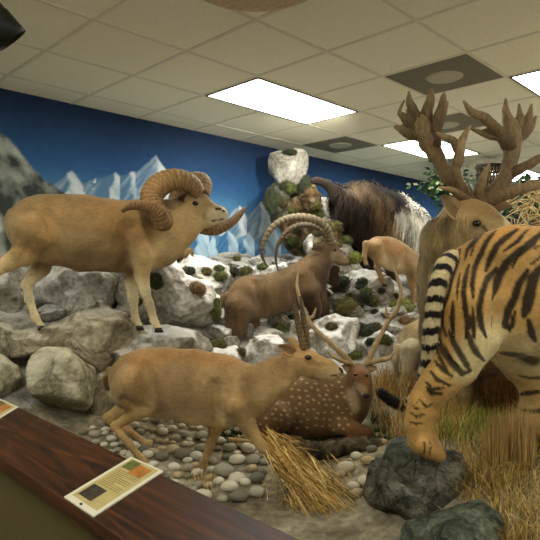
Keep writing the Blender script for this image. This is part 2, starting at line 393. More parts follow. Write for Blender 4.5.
def _phi(r): return r ** 2 * np.log(r + 1e-6)
def _fit(lam=.02):
    n = len(CP); A = np.zeros((n + 3, n + 3)); D = np.linalg.norm(CP[:, None, :2] - CP[None, :, :2], axis=2)
    A[:n, :n] = _phi(D) + lam * np.eye(n); A[:n, n] = 1; A[:n, n + 1:] = CP[:, :2]; A[n, :n] = 1; A[n + 1:, :n] = CP[:, :2].T
    return np.linalg.solve(A, np.concatenate([CP[:, 2], [0, 0, 0]]))
TW = _fit()
def hbase(X, Y):
    X = np.asarray(X, float); Y = np.asarray(Y, float); sh = X.shape
    q = np.stack([X.ravel(), Y.ravel()], 1); D = np.linalg.norm(q[:, None] - CP[None, :, :2], axis=2)
    z = _phi(D) @ TW[:-3] + TW[-3] + q @ TW[-2:]
    return np.clip(z, .12, 1.55).reshape(sh)
def height(X, Y):
    z = hbase(X, Y); p = np.stack([np.asarray(X), np.asarray(Y), np.zeros_like(X)], -1)
    rough = np.clip((z - .5) * 1.2, .12, .8)
    return z + rough * (.07 * fbm(p * 3, 4, 2) + .09 * ridged(p * 2.6, 4, 8)) - .02 * rough - .01
def h1(x, y): return float(height(np.array([x]), np.array([y]))[0])
def terrain():
    xs = np.arange(lx1 + .0, 8.2, .03); ys = np.arange(-1.0, WALLY - .01, .03); XX, YY = np.meshgrid(xs, ys)
    wx = XX * CY - YY * SY; wy = XX * SY + YY * CY
    Z = np.concatenate([height(wx[i:i + 1], wy[i:i + 1]) for i in range(len(wx))]); ny, nx = XX.shape
    Z = np.where(XX < lx1 + .04, np.minimum(Z, .66), Z)
    v = np.stack([wx.ravel(), wy.ravel(), Z.ravel()], 1); idx = np.arange(nx * ny).reshape(ny, nx)
    f = np.stack([idx[:-1, :-1].ravel(), idx[:-1, 1:].ravel(), idx[1:, 1:].ravel(), idx[1:, :-1].ravel()], 1)
    o = np_mesh('ground', v, f, R_GROUND); struct(o)
    o.data.materials.append(R_SLOPE)
    zf = Z[:-1, :-1].ravel(); o.data.polygons.foreach_set('material_index', (zf > .66).astype(np.int32))
    return o
GROUND = terrain()

# ------------------------------------------------------------------ volumes to meshes
def vdb_mesh(D, vox, org):
    g = openvdb.FloatGrid(1.0); g.copyFromArray(np.ascontiguousarray(D, dtype=np.float32))
    out = g.convertToPolygons(isovalue=0.0, adaptivity=0.0)
    pts, tris, quads = out if len(out) == 3 else (out[0], None, out[1])
    return np.array(pts) * vox + np.array(org), np.array(quads)

def poly_sdf(px, pz, poly):
    P = np.asarray(poly, float); d = np.full(px.shape, 1e9); s = np.ones(px.shape); n = len(P)
    for i in range(n):
        a = P[i]; b = P[i - 1]; e = b - a; wx = px - a[0]; wz = pz - a[1]
        t = np.clip((wx * e[0] + wz * e[1]) / (e @ e + 1e-12), 0, 1)
        d = np.minimum(d, (wx - e[0] * t) ** 2 + (wz - e[1] * t) ** 2)
        c1 = pz >= a[1]; c2 = pz < b[1]; c3 = e[0] * wz > e[1] * wx
        s = np.where((c1 & c2 & c3) | (~c1 & ~c2 & ~c3), -s, s)
    return s * np.sqrt(d)
def rock(outline, d, thick, mat, label, seed=0, tilt=0, vox=.014, rough=.03, cuts=12, name='rock', cat='rock', group=None, cutin=.64, back=.0):
    """A boulder: outline seen from the visitors' side, thick metres deep, chipped by random planes."""
    cx = sum(p[0] for p in outline) / len(outline)
    O = U(cx, HORY, d + thick * .35); view = math.atan2(-(cx - 270) / FPX, 1)
    Fx = Vector((math.cos(view), math.sin(view), 0)); Ly = Vector((-math.sin(view), math.cos(view), 0))
    loc = []
    for px, py in outline:
        r = Vector(((px - 270) / FPX, 1, -(py - HORY) / FPX)); t = O.dot(Ly) / r.dot(Ly); q = r * t
        loc.append(((q - O).dot(Fx), q.z + CAMZ))
    P = np.array(loc); zb = P[:, 1].min(); m = .05
    lo = np.array([P[:, 0].min() - m, -thick / 2 - m, P[:, 1].min() - m]); hi = np.array([P[:, 0].max() + m, thick / 2 + m, P[:, 1].max() + m])
    n = np.ceil((hi - lo) / vox).astype(int)
    gx, gy, gz = np.meshgrid(*[lo[k] + vox * np.arange(n[k]) for k in range(3)], indexing='ij')
    g2x, g2z = np.meshgrid(lo[0] + vox * np.arange(n[0]), lo[2] + vox * np.arange(n[2]), indexing='ij')
    s2 = poly_sdf(g2x, g2z, P)[:, None, :]
    size = min(np.ptp(P[:, 0]), np.ptp(P[:, 1])); sn = np.random.default_rng(seed + 100)
    yy = gy / (thick / 2) + tilt * (gz - zb - np.ptp(P[:, 1]) / 2)
    D = s2 + size * .4 * np.abs(yy) ** 3.4
    D = np.maximum(D, np.abs(gy) - thick / 2)
    cz = P[:, 1].mean(); ext = np.array([np.ptp(P[:, 0]) / 2, thick / 2, np.ptp(P[:, 1]) / 2])
    for k in range(cuts):
        nn = sn.normal(size=3); nn[1] = -abs(nn[1]) - .3; nn[2] = nn[2] + .35; nn /= np.linalg.norm(nn)
        hgt = np.linalg.norm(nn * ext) * (cutin + .12 * sn.random())
        D = np.maximum(D, nn[0] * (gx - P[:, 0].mean()) + nn[1] * gy + nn[2] * (gz - cz) - hgt)
    p = np.stack([gx + seed * 3.1, gy, gz], -1)
    near = np.abs(D) < .1; q = p[near]
    D[near] = D[near] + rough * (.9 * fbm(q * 7, 4, seed) - 1.1 * ridged(q * 3.4 + 5, 4, seed + 5) + .35)
    V, Q = vdb_mesh(np.clip(D, -.5, .9), vox, lo)
    o = np_mesh(name, V - np.array([0, 0, zb]), Q, mat)
    o.location = (O.x, O.y, zb); o.rotation_euler = (0, 0, view)
    tag(o, label, cat, group)
    return o

def tube_vf(pts, radii, n=10, ridge=None, cap=True, flat=1.0):
    pts = [Vector(p) for p in pts]; v = []; f = []; up = None; m = len(pts)
    for i, p in enumerate(pts):
        t = (pts[min(i + 1, m - 1)] - pts[max(i - 1, 0)]).normalized()
        if up is None: up = t.orthogonal().normalized()
        up = (up - t * up.dot(t)).normalized(); sd = t.cross(up)
        r = radii[i]
        for k in range(n):
            a = 2 * PI * k / n; v.append(p + up * (r * math.cos(a)) + sd * (r * flat * math.sin(a)))
        if i:
            for k in range(n): l = (k + 1) % n; f.append(((i - 1) * n + k, (i - 1) * n + l, i * n + l, i * n + k))
    if cap: f.append(tuple(range(n))[::-1]); f.append(tuple((m - 1) * n + k for k in range(n)))
    return v, f
def spline(P, k=8):
    P = [np.array(p, float) for p in P]; out = []
    for i in range(len(P) - 1):
        a = P[max(i - 1, 0)]; b = P[i]; c = P[i + 1]; d = P[min(i + 2, len(P) - 1)]
        for j in range(k):
            t = j / k; out.append(.5 * ((2 * b) + (c - a) * t + (2 * a - 5 * b + 4 * c - d) * t * t + (-a + 3 * b - 3 * c + d) * t ** 3))
    out.append(P[-1]); return out

def strands(V, Nn, C, n, length, comb, parent, name='coat', lift=.35, width=.0022, seed=1, jit=.35, mask=None, cvar=.25, droop=0.0, mat=None, streak=.34, sf=(38, 38, 7)):
    g = np.random.default_rng(seed); idx = np.arange(len(V)) if mask is None else np.nonzero(mask)[0]
    if len(idx) == 0: return None
    idx = g.choice(idx, n); p = V[idx] + g.normal(size=(n, 3)) * .003; nr = Nn[idx]; c = C[idx]
    comb = np.asarray(comb(p) if callable(comb) else np.tile(np.array(comb, float), (n, 1)))
    comb = comb + g.normal(size=(n, 3)) * jit; comb = comb - nr * np.sum(comb * nr, 1, keepdims=True)
    comb /= np.linalg.norm(comb, axis=1, keepdims=True) + 1e-9
    L = (length(p) if callable(length) else np.full(n, length)) * (.6 + .7 * g.random(n)); L = L[:, None]
    d = comb + nr * lift; d /= np.linalg.norm(d, axis=1, keepdims=True)
    s = np.cross(nr, d); s /= np.linalg.norm(s, axis=1, keepdims=True) + 1e-9; s *= width
    m1 = p + d * L * .55; tip = p + d * L + np.array([0, 0, -1.]) * L * droop - nr * L * lift * .3
    v = np.stack([p - s - nr * .002, p + s - nr * .002, m1 + s * .8, m1 - s * .8, tip, tip], 1)[:, :5].reshape(-1, 3)
    b = np.arange(n)[:, None] * 5
    tri = np.concatenate([b + [0, 1, 2], b + [0, 2, 3], b + [3, 2, 4]], 0)
    o = np_mesh(name, v, tri, mat or FUR_H, parent)
    c = c * (1 + cvar * (g.random((n, 1)) * 2 - 1)) * np.clip(1 + streak * 1.8 * fbm(p * sf, 3, seed), .3, 2)[:, None]; set_col(o, np.clip(np.repeat(c, 5, 0), 0, 1)); return o

def icos(sub):
    import bmesh
    bm = bmesh.new(); bmesh.ops.create_icosphere(bm, subdivisions=sub, radius=1); V = np.array([v.co[:] for v in bm.verts]); F = np.array([[v.index for v in f.verts] for f in bm.faces]); bm.free(); return V, F
ICO = {k: icos(k) for k in (2, 3, 4, 5)}

# ------------------------------------------------------------------ animals
class Animal:
    def __init__(s, name, label, cat, px, d, heading, base):
        s.O = U(px, HORY, d); s.h = math.radians(heading); s.F = Vector((math.cos(s.h), math.sin(s.h), 0)); s.L = Vector((-math.sin(s.h), math.cos(s.h), 0))
        s.zb = U(px, base, d).z; s.prims = []
        s.root = empty(name, (s.O.x, s.O.y, s.zb), s.h); tag(s.root, label, cat)
        s.mott = .5
    def P(s, px, py, lat=0):
        r = Vector(((px - 270) / FPX, 1, -(py - HORY) / FPX)); O = Vector((s.O.x, s.O.y, 0))
        t = (O.dot(s.L) + lat) / r.dot(s.L); q = r * t
        return np.array([(q - O).dot(s.F), lat, q.z + CAMZ - s.zb]), t / FPX * 1.0
    def chain(s, pts, sl=1.0, k=.04, lat=0):
        q = []
        for p in pts:
            la = p[3] if len(p) > 3 else lat
            c, m = s.P(p[0], p[1], la); q.append((c, p[2] * m))
        if len(q) == 1: q = q * 2
        for (a, ra), (b, rb) in zip(q, q[1:]): s.prims.append((a, ra, b, rb, sl, k))
    def leg(s, pts, lat, k=.018, hoof=True, sl=.85, foot=None):
        s.chain(pts, sl, k, lat)
        if hoof:
            (x, y), r = pts[-1][:2], pts[-1][2]
            c, m = s.P(x, y, pts[-1][3] if len(pts[-1]) > 3 else lat); r = r * m * .98
            s.hoof(c, r)
    def hoof(s, c, r):
        v = []; f = []
        for side in (-1, 1):
            b = len(v); n = 10
            for zz, rr, xo in ((-.3, 1.05, .35), (.5, .95, .15), (1.2, .75, -.05)):
                for k in range(n):
                    a = 2 * PI * k / n; v.append((c[0] + r * (xo + 1.25 * rr * math.cos(a)), c[1] + side * r * .55 + r * .55 * rr * math.sin(a), c[2] - r + r * zz))
            for l in range(2):
                for k in range(n): q = (k + 1) % n; f.append((b + l * n + k, b + l * n + q, b + (l + 1) * n + q, b + (l + 1) * n + k))
            f.append(tuple(b + k for k in range(n))[::-1]); f.append(tuple(b + 2 * n + k for k in range(n)))
        mesh('hoof', v, f, HOOF, s.root)
    def build(s, vox=.01, color=(.3, .2, .1), noise=.006, seed=0, name='body'):
        lo = np.min([np.minimum(p[0] - p[1], p[2] - p[3]) for p in s.prims], 0) - .05; hi = np.max([np.maximum(p[0] + p[1], p[2] + p[3]) for p in s.prims], 0) + .05
        n = np.ceil((hi - lo) / vox).astype(int); D = np.full(n, .9, dtype=np.float32)
        ax = [lo[k] + vox * np.arange(n[k]) for k in range(3)]
        for a, ra, b, rb, sl, kk in s.prims:
            mg = kk + .04; l = np.minimum(a - ra, b - rb) - mg; h = np.maximum(a + ra, b + rb) + mg
            i0 = np.clip(((l - lo) / vox).astype(int), 0, n); i1 = np.clip(((h - lo) / vox).astype(int) + 1, 0, n)
            X, Y, Z = np.meshgrid(ax[0][i0[0]:i1[0]], ax[1][i0[1]:i1[1]], ax[2][i0[2]:i1[2]], indexing='ij')
            sc = np.array([1, 1 / sl, 1]); A = a * sc; B = b * sc; AB = B - A; Y = Y / sl
            t = ((X - A[0]) * AB[0] + (Y - A[1]) * AB[1] + (Z - A[2]) * AB[2]) / (AB @ AB + 1e-9); t = np.clip(t, 0, 1)
            d = np.sqrt((X - A[0] - AB[0] * t) ** 2 + (Y - A[1] - AB[1] * t) ** 2 + (Z - A[2] - AB[2] * t) ** 2) - (ra + (rb - ra) * t)
            d = d * (1 + sl) / 2
            sl3 = tuple(slice(i0[k], i1[k]) for k in range(3)); cur = D[sl3]
            hh = np.maximum(kk - np.abs(cur - d), 0) / kk; D[sl3] = np.minimum(cur, d) - hh * hh * kk / 4
        if noise:
            nz = np.abs(D) < .06; ii = np.argwhere(nz); q = lo + ii * vox
            D[nz] += noise * fbm(q * 9, 3, seed)
        V, Q = vdb_mesh(D, vox, lo)
        s.V, s.Q = V, Q
        s.bvh = BVHTree.FromPolygons([Vector(v) for v in V], [tuple(int(k) for k in q) for q in Q])
        s.body = np_mesh(name, V, Q, FUR, s.root)
        nn = np.zeros(len(V) * 3, np.float32); s.body.data.vertices.foreach_get('normal', nn); s.N = nn.reshape(-1, 3)
        s.C = np.tile(np.array(color, np.float32), (len(V), 1)); return s.body
    def hit(s, px, py):
        r = Vector(((px - 270) / FPX, 1, -(py - HORY) / FPX)); o = Vector((0, 0, CAMZ - s.zb)) - Vector((s.O.x, s.O.y, 0))
        oo = Vector((o.dot(s.F), o.dot(s.L), o.z)); rr = Vector((r.dot(s.F), r.dot(s.L), r.z)).normalized()
        h = s.bvh.ray_cast(oo, rr); return (np.array(h[0]), np.array(h[1]), h[3] / FPX) if h[0] is not None else None
    def paint(s, pts, col, soft=.35, amt=1.0, both=True, noise=0, ns=1):
        """brush stroke over pixel points (x, y, radius)"""
        q = []
        for a, b in (zip(pts, pts[1:]) if len(pts) > 1 else [(pts[0], pts[0])]):
            L = max(1, int(math.hypot(a[0] - b[0], a[1] - b[1]) / min(3, max(.6, min(a[2], b[2]) * .6))))
            for j in range(L + 1):
                t = j / L; x = a[0] + (b[0] - a[0]) * t; y = a[1] + (b[1] - a[1]) * t; r = max(.75, a[2] + (b[2] - a[2]) * t)
                h = s.hit(x, y)
                if h is not None: q.append((h[0], r * h[2]))
                elif j in (0, L):
                    c, m = s.P(x, y); q.append((c, r * m))
        if not q: return
        VV = s.V.copy()
        if both: VV[:, 1] = -np.abs(VV[:, 1]); q = [(np.array([c[0], -abs(c[1]), c[2]]), r) for c, r in q]
        lo = np.min([c - r * 1.6 for c, r in q], 0); hi = np.max([c + r * 1.6 for c, r in q], 0)
        sel = np.nonzero(np.all((VV > lo) & (VV < hi), 1))[0]
        if len(sel) == 0: return
        X = VV[sel]; bb = np.full(len(sel), 9.)
        for c, r in q: bb = np.minimum(bb, np.linalg.norm(X - c, axis=1) / max(r, 1e-4))
        if noise: bb = bb + noise * fbm(X * 40 * ns, 2, 3)
        a = np.clip((1 + soft * .5 - bb) / soft, 0, 1)[:, None] * amt
        s.C[sel] = s.C[sel] * (1 - a) + np.array(col, np.float32) * a
    def groove(s, pts, depth=.012):
        """press a soft hollow into the body along a pixel line, on both flanks"""
        keep = s.C; s.C = np.zeros((len(s.V), 3), np.float32); s.paint(pts, (1, 1, 1), 1.7); w_ = s.C[:, :1]; s.C = keep
        s.V = s.V - s.N * w_ * depth * 1.8; s.body.data.vertices.foreach_set('co', s.V.astype(np.float32).ravel()); s.body.data.update()
        nn = np.zeros(len(s.V) * 3, np.float32); s.body.data.vertices.foreach_get('normal', nn); s.N = nn.reshape(-1, 3)
        s.bvh = BVHTree.FromPolygons([Vector(v) for v in s.V], [tuple(int(k) for k in q) for q in s.Q])
        s.C = s.C * (1 - .10 * np.clip(w_, 0, 1) * (1 if depth > 0 else -.6))  # muscle shading put into the coat colour: hollows darker, bulges lighter
    def finish(s, fuzz=9000, length=.012, comb=(-.7, 0, -.6), seed=3, lift=.16, width=.0013, mask=None, cvar=.12, droop=0):
        mt = 1 + s.mott * fbm(s.V * [6, 6, 7], 4, seed) + .16 * fbm(s.V * [18, 18, 9], 3, seed + 9)
        s.C = np.clip(s.C * mt[:, None], 0, 1); set_col(s.body, s.C)
        if fuzz: strands(s.V, s.N, s.C, fuzz, length, comb, s.root, 'coat', lift, width, seed, mask=mask, cvar=cvar, droop=droop)
    def eye(s, px, py, r=2.2, far=True):
        h = s.hit(px, py)
        if h is None: return
        V, F = ICO[3]; R = r * h[2]
        for sg in ((1, -1) if far else (1,)):
            c = h[0].copy() + h[1] * (-R * .35); c[1] *= sg
            np_mesh('eye', V * [R * 1.35, R, R * .95] + c, F, EYE, s.root)
    def nose(s, px, py, rx, ry, mat=None):
        h = s.hit(px, py)
        if h is None: return
        V, F = ICO[3]; m = h[2]; c = h[0]
        np_mesh('nose', V * [rx * m, rx * m, ry * m] + c, F, mat or NOSE, s.root)
    def horn(s, pts, name='horn', col=S(120, 100, 66), tipcol=None, rings=0, depth=.12, n=14, parent=None, mat=None, knots=False, flat=1):
        """pts: (px, py, r, lat)"""
        q = [np.append(s.P(p[0], p[1], p[3])[0], p[2] * s.P(p[0], p[1], p[3])[1]) for p in pts]
        K = 8 if not rings else max(8, int(rings * 6 / (len(q) - 1)))
        sp = spline(q, K); m = len(sp); rad = []
        for i, a in enumerate(sp):
            r = a[3]; t = i / (m - 1)
            if rings and t < .93: r *= 1 + depth * (abs(math.sin(PI * t * rings)) - .5) * (1 if not knots else 1)
            rad.append(max(r, .0008))
        v, f = tube_vf([a[:3] for a in sp], rad, n, flat=flat)
        if name == 'antler':
            V_ = np.array([list(k) for k in v]); rr = np.repeat(np.array(rad), n)[:, None]; v = V_ + rr * .3 * np.stack([fbm(V_ * 28, 3, q_) for q_ in (1, 2, 3)], 1)
        o = mesh(name, v, f, mat or HORN, parent or s.root)
        t = np.repeat(np.linspace(0, 1, m), n)[:, None]; c0 = np.array(col); c1 = np.array(tipcol or col); c = c0 * (1 - t) + c1 * t
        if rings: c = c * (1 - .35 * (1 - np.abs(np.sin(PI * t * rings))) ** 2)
        set_col(o, c); return o
    def ear(s, base, tip, w, lat_b, lat_t, col, inner=None, cup=.3):
        a = s.P(base[0], base[1], lat_b)[0]; b, m = s.P(tip[0], tip[1], lat_t); Wd = w * m
        ax = b - a; L = np.linalg.norm(ax); ax = ax / L
        nrm = np.array([.35, -1, .15]) if lat_b <= 0 else np.array([.35, 1, .15]); nrm = nrm - ax * (nrm @ ax); nrm /= np.linalg.norm(nrm); sd = np.cross(ax, nrm)
        v = []; f = []; R = 11; K = 9; cc = []
        for layer in (0, 1):
            for i in range(R):
                t = i / (R - 1); ww = Wd * math.sin(PI * min(1, .12 + .88 * t) ** .8) ** .75 if t < 1 else 0.0
                for k in range(K):
                    u = k / (K - 1) * 2 - 1
                    v.append(a + ax * L * t + sd * ww * u - nrm * (cup * Wd * (1 - u * u) * (1 if layer == 0 else 1) + layer * .006 * (1 - t * .5) * (1 - u ** 4)))
                    cc.append((np.array(inner or col) if layer == 0 and abs(u) < .7 else np.array(col)))
        for layer in (0, 1):
            o_ = layer * R * K
            for i in range(R - 1):
                for k in range(K - 1):
                    q = (o_ + i * K + k, o_ + i * K + k + 1, o_ + (i + 1) * K + k + 1, o_ + (i + 1) * K + k); f.append(q if layer == 0 else q[::-1])
        o = mesh('ear', v, f, FUR, s.root); set_col(o, np.array(cc))

def ray_ground(px, py, dmin=1.4, dmax=8):
    px = np.atleast_1d(np.asarray(px, float)); py = np.atleast_1d(np.asarray(py, float)); ds = np.arange(dmin, dmax, .04); out = np.full(len(px), np.nan)
    for i in range(0, len(px), 200):
        a, b = px[i:i + 200, None], py[i:i + 200, None]
        X = (a - 270) / FPX * ds; Y = np.broadcast_to(ds, X.shape); Zr = CAMZ - (b - HORY) / FPX * ds
        H = hbase(X, Y); m = H >= Zr; k = m.argmax(1); out[i:i + 200] = np.where(m.any(1), ds[k], np.nan)
    return out
def inpoly(x, y, P):
    r = False; n = len(P)
    for i in range(n):
        (x1, y1), (x2, y2) = P[i], P[i - 1]
        if (y1 > y) != (y2 > y) and x < (x2 - x1) * (y - y1) / (y2 - y1) + x1: r = not r
    return r

# ------------------------------------------------------------------ rocks
rock([(-30, 328), (20, 332), (45, 332), (75, 318), (100, 306), (124, 314), (146, 334), (150, 352), (112, 370), (95, 364), (60, 352), (20, 354), (-30, 356)], 3.2, .75, R_TAN, 'broad brownish rock ledge under the ram\'s hind hoof, above the big boulder', 1, rough=.05, cuts=5)
rock([(27, 357), (45, 348), (68, 350), (85, 362), (100, 368), (102, 383), (92, 398), (82, 411), (66, 416), (48, 409), (32, 395), (26, 375)], 2.95, .42, R_BOULD, 'big smooth pale angular boulder behind the wooden ledge at left', 2, rough=.02, cuts=9, cutin=.62)
rock([(-40, 352), (-5, 354), (16, 368), (20, 388), (6, 400), (-40, 408)], 2.9, .4, R_BOULD, 'rounded olive boulder cut off by the left edge', 3, rough=.025)
rock([(112, 338), (150, 328), (190, 328), (206, 336), (214, 350), (206, 366), (150, 368), (118, 360)], 3.4, .55, R_GREY, 'flat topped rock step under the ram\'s front hooves', 4, rough=.035, cuts=5)
rock([(26, 272), (60, 252), (95, 254), (132, 260), (144, 312), (100, 330), (60, 334), (30, 326)], 3.75, .5, R_WHITE, 'rough grey and white rock slope seen between the ram\'s legs', 5, rough=.05)
rock([(-40, 268), (10, 262), (40, 280), (50, 335), (0, 350), (-40, 350)], 3.6, .5, R_GREY, 'dull grey rock behind the ram\'s stretched hind leg', 25, rough=.05)
rock([(115, 266), (140, 252), (164, 246), (172, 264), (184, 275), (205, 282), (215, 300), (215, 338), (190, 338), (150, 334), (118, 322)], 3.8, .6, R_WHITE, 'large snow dusted white rock beside the ram\'s front legs', 6, rough=.05, cuts=6)
rock([(158, 252), (174, 242), (196, 256), (216, 262), (232, 270), (240, 292), (226, 316), (205, 302), (180, 276)], 4.35, .6, R_WHITE, 'snowy crag below the ram\'s chin topped with moss', 7, rough=.05)
rock([(212, 268), (240, 264), (262, 268), (292, 262), (306, 268), (306, 292), (240, 296), (214, 292)], 5.0, .5, R_WHITE, 'low snowy rock band behind the ibex\'s back', 8, rough=.045)
rock([(196, 356), (214, 345), (238, 344), (248, 355), (245, 378), (204, 380)], 3.7, .4, R_WHITE, 'white angular rock between the gazelle\'s back and the ibex, nearer the ram', 9, rough=.035)
rock([(240, 354), (255, 338), (280, 334), (294, 346), (292, 376), (246, 380)], 3.8, .45, R_WHITE, 'white angular rock directly behind the gazelle\'s ear', 10, rough=.035)
rock([(296, 352), (312, 322), (335, 316), (358, 320), (364, 345), (350, 372), (300, 376)], 4.1, .5, R_WHITE, 'craggy white rock behind the spotted deer\'s antlers', 11, rough=.05)
rock([(214, 330), (232, 322), (250, 328), (290, 325), (312, 318), (312, 350), (230, 356)], 4.25, .5, R_GREY, 'grey rock the ibex stands on', 27, rough=.045)
rock([(268, 155), (278, 151), (303, 151), (309, 158), (307, 184), (292, 190), (278, 188), (269, 174)], 5.6, .4, R_WHITE, 'white block crowning the rock pillar against the mural', 12, vox=.018, rough=.028, cuts=2, cutin=.9)
rock([(276, 183), (300, 178), (314, 188), (317, 205), (326, 222), (326, 262), (288, 262), (284, 225), (278, 205)], 5.65, .5, R_CORAL, 'rusty brown knobbly rock forming the middle of the pillar', 13, vox=.018, rough=.07)
rock([(312, 200), (322, 194), (338, 205), (341, 214), (331, 223), (318, 216)], 5.5, .3, R_WHITE, 'small white rock on the pillar\'s shoulder under the shaggy animal\'s hoof', 14, vox=.018, rough=.03)
rock([(310, 220), (328, 214), (340, 236), (359, 262), (368, 300), (345, 325), (305, 322), (303, 258)], 5.0, .6, R_GREY, 'steep grey mossy slope behind the ibex\'s face', 15, vox=.018, rough=.06)
rock([(338, 272), (352, 264), (367, 267), (384, 272), (392, 285), (389, 300), (397, 318), (372, 326), (350, 318), (342, 295)], 4.6, .5, R_GREY, 'grey rock under the small goat\'s hind hoof', 16, rough=.045)
rock([(385, 316), (395, 306), (440, 302), (470, 305), (470, 340), (400, 345), (385, 335)], 4.65, .6, R_WHITE, 'pale rock under the small goat\'s front hooves', 17, rough=.04)
rock([(358, 340), (378, 328), (398, 340), (400, 362), (384, 380), (362, 378)], 4.0, .4, R_WHITE, 'pale rock between the spotted deer\'s right antler and the straw', 18, rough=.04)
rock([(363, 495), (370, 474), (395, 461), (430, 458), (464, 463), (474, 482), (460, 512), (425, 532), (385, 534), (366, 520)], 2.12, .5, R_DARK, 'large dark grey rock under the tiger\'s hind paw', 19, rough=.04, vox=.011)
rock([(382, 462), (388, 444), (402, 438), (420, 446), (432, 462), (420, 474), (388, 474)], 2.3, .25, R_SLATE, 'small bluish grey rock left of the tiger\'s paw', 20, rough=.025, vox=.011)
rock([(392, 560), (396, 534), (440, 522), (482, 511), (505, 524), (512, 560)], 1.75, .35, R_SLATE, 'bluish green slate in the bottom foreground below the dark rock', 21, rough=.02, vox=.011)
rock([(490, 470), (510, 462), (545, 452), (600, 470), (600, 520), (520, 512), (495, 492)], 2.2, .4, R_DARK, 'dark rock in the dry grass at the right edge', 22, rough=.03)
rock([(82, 384), (104, 372), (122, 380), (126, 405), (120, 432), (84, 432), (70, 420)], 3.15, .35, R_TAN, 'dull brown rock behind the gazelle\'s rump', 23, rough=.03)
rock([(-40, 398), (20, 386), (50, 398), (78, 420), (70, 440), (-40, 440)], 3.1, .4, R_TAN, 'low brown rock below the big pale boulder', 24, rough=.03)
rock([(148, 345), (170, 336), (212, 345), (215, 372), (150, 380)], 3.55, .4, R_GREY, 'grey rock just behind the gazelle\'s back', 26, rough=.04)
rock([(640, 458), (700, 450), (760, 455), (780, 480), (770, 520), (640, 520)], 2.2, .6, R_DARK, 'dark rock under the tiger\'s front paws', 28, rough=.03)

rock([(312, 218), (326, 214), (338, 226), (344, 246), (334, 258), (316, 250)], 5.0, .3, R_CORAL, 'rusty knobbly rock on the slope just above the ibex\'s horn base', 41, rough=.06)
rock([(270, 182), (282, 176), (290, 196), (286, 222), (276, 226), (268, 204)], 5.5, .25, R_DARK, 'dark mossy rock at the left side of the pillar', 42, rough=.05)
rock([(300, 176), (312, 180), (320, 196), (316, 212), (304, 206)], 5.45, .25, R_CORAL, 'rusty knobbly rock at the right shoulder of the pillar', 43, rough=.05)
def scatter_rocks():
    g = np.random.default_rng(77); pr = []
    for s_ in range(5):
        V, F = ICO[4]; P = V.copy()
        for k in range(9):
            n = g.normal(size=3); n /= np.linalg.norm(n); h = .55 + .3 * g.random(); dd = P @ n; P = P - np.maximum(dd - h, 0)[:, None] * n
        P = P * (1 + .16 * fbm(V * 2.5 + s_, 4, s_) + .1 * ridged(V * 3 + s_, 3, s_))[:, None] * [1, .85, .75]
        for m in (R_WHITE, R_GREY):
            o = np_mesh('rock', P, F, m); pr.append(o.data); bpy.data.objects.remove(o)
    zones = (([(120, 250), (250, 262), (310, 262), (370, 270), (360, 330), (290, 350), (215, 352), (225, 290), (130, 262)], 46, 'craggy rocks filling the snowy slope around the ibex', 'rough pale rock piece lying on the snowy slope around the ibex', 14, 30),
             ([(360, 300), (440, 300), (440, 330), (400, 345), (365, 345)], 12, 'craggy rocks below the small goat', 'rough pale rock piece below the small goat', 12, 22),
             ([(0, 262), (130, 262), (130, 310), (0, 320)], 14, 'rocks on the slope behind the ram', 'rough grey rock piece on the slope behind the ram', 16, 34))
    for poly, n, grp, lab, w0, w1 in zones:
        xs = [p[0] for p in poly]; ys = [p[1] for p in poly]; c = 0
        while c < n:
            x, y = g.uniform(min(xs), max(xs)), g.uniform(min(ys), max(ys))
            if not inpoly(x, y, poly): continue
            c += 1; d = ray_ground(x, y, 3.3)[0]
            if d != d: continue
            p = U(x, y, d); r = g.uniform(w0, w1) / 2 * d / FPX
            if -p.x * SY + p.y * CY + r > WALLY - .03: continue
            o = bpy.data.objects.new('rock', pr[int(g.integers(0, len(pr)))]); COL.objects.link(o); o.location = (p.x, p.y, h1(p.x, p.y) + r * .2)
            o.scale = (r * g.uniform(.9, 1.4), r, r * g.uniform(.7, 1.1)); o.rotation_euler = (g.uniform(-.4, .4), g.uniform(-.4, .4), g.uniform(0, 6.28)); tag(o, lab, 'rock', grp)
scatter_rocks()

def ground_pt(px, py):
    d = ray_ground(px, py)[0]; p = U(px, py, d); p.z = h1(p.x, p.y); return p

# ------------------------------------------------------------------ ram
A = Animal('argali_ram', 'tan wild ram with big curled ridged horns standing on the rocks at left', 'ram', 90, 3.35, 18, 331)
A.chain([(36, 226, 28), (50, 229, 33), (80, 233, 36.5), (112, 236, 34), (138, 237, 33.5), (156, 241, 27)], .68, .05)
A.chain([(150, 228, 26), (168, 224, 21), (184, 214, 17)], .62, .06)
A.chain([(162, 246, 16), (182, 232, 13), (196, 220, 10)], .6, .05)
A.chain([(191, 206, 14.5), (200, 207, 13), (208, 212, 10.5), (219, 213.5, 7.4), (223, 214, 5.6)], .72, .02)
A.chain([(205, 221, 7), (219, 219, 5)], .7, .02)
A.leg([(36, 236, 25), (27, 252, 14), (10, 262, 8), (-6, 272, 5.4), (-16, 300, 4), (-22, 330, 3.6), (-18, 342, 3.6)], -.07)
A.leg([(48, 248, 19), (42, 266, 9), (27, 284, 5), (29, 298, 3.7), (35, 317, 3.5), (41, 326, 3.3)], .08)
A.leg([(143, 256, 17), (141, 272, 8.6), (145, 290, 5), (149, 303, 4.2), (154, 321, 3.3), (158, 328, 3.4)], -.08)
A.leg([(136, 260, 14), (131, 280, 6.5), (133, 300, 4.4), (135, 318, 3.2), (139, 326, 3.2)], .08)
A.chain([(12, 214, 5), (8, 222, 4)], 1, .02)
A.build(.0085, S(144, 120, 82))
lt = S(218, 202, 160)
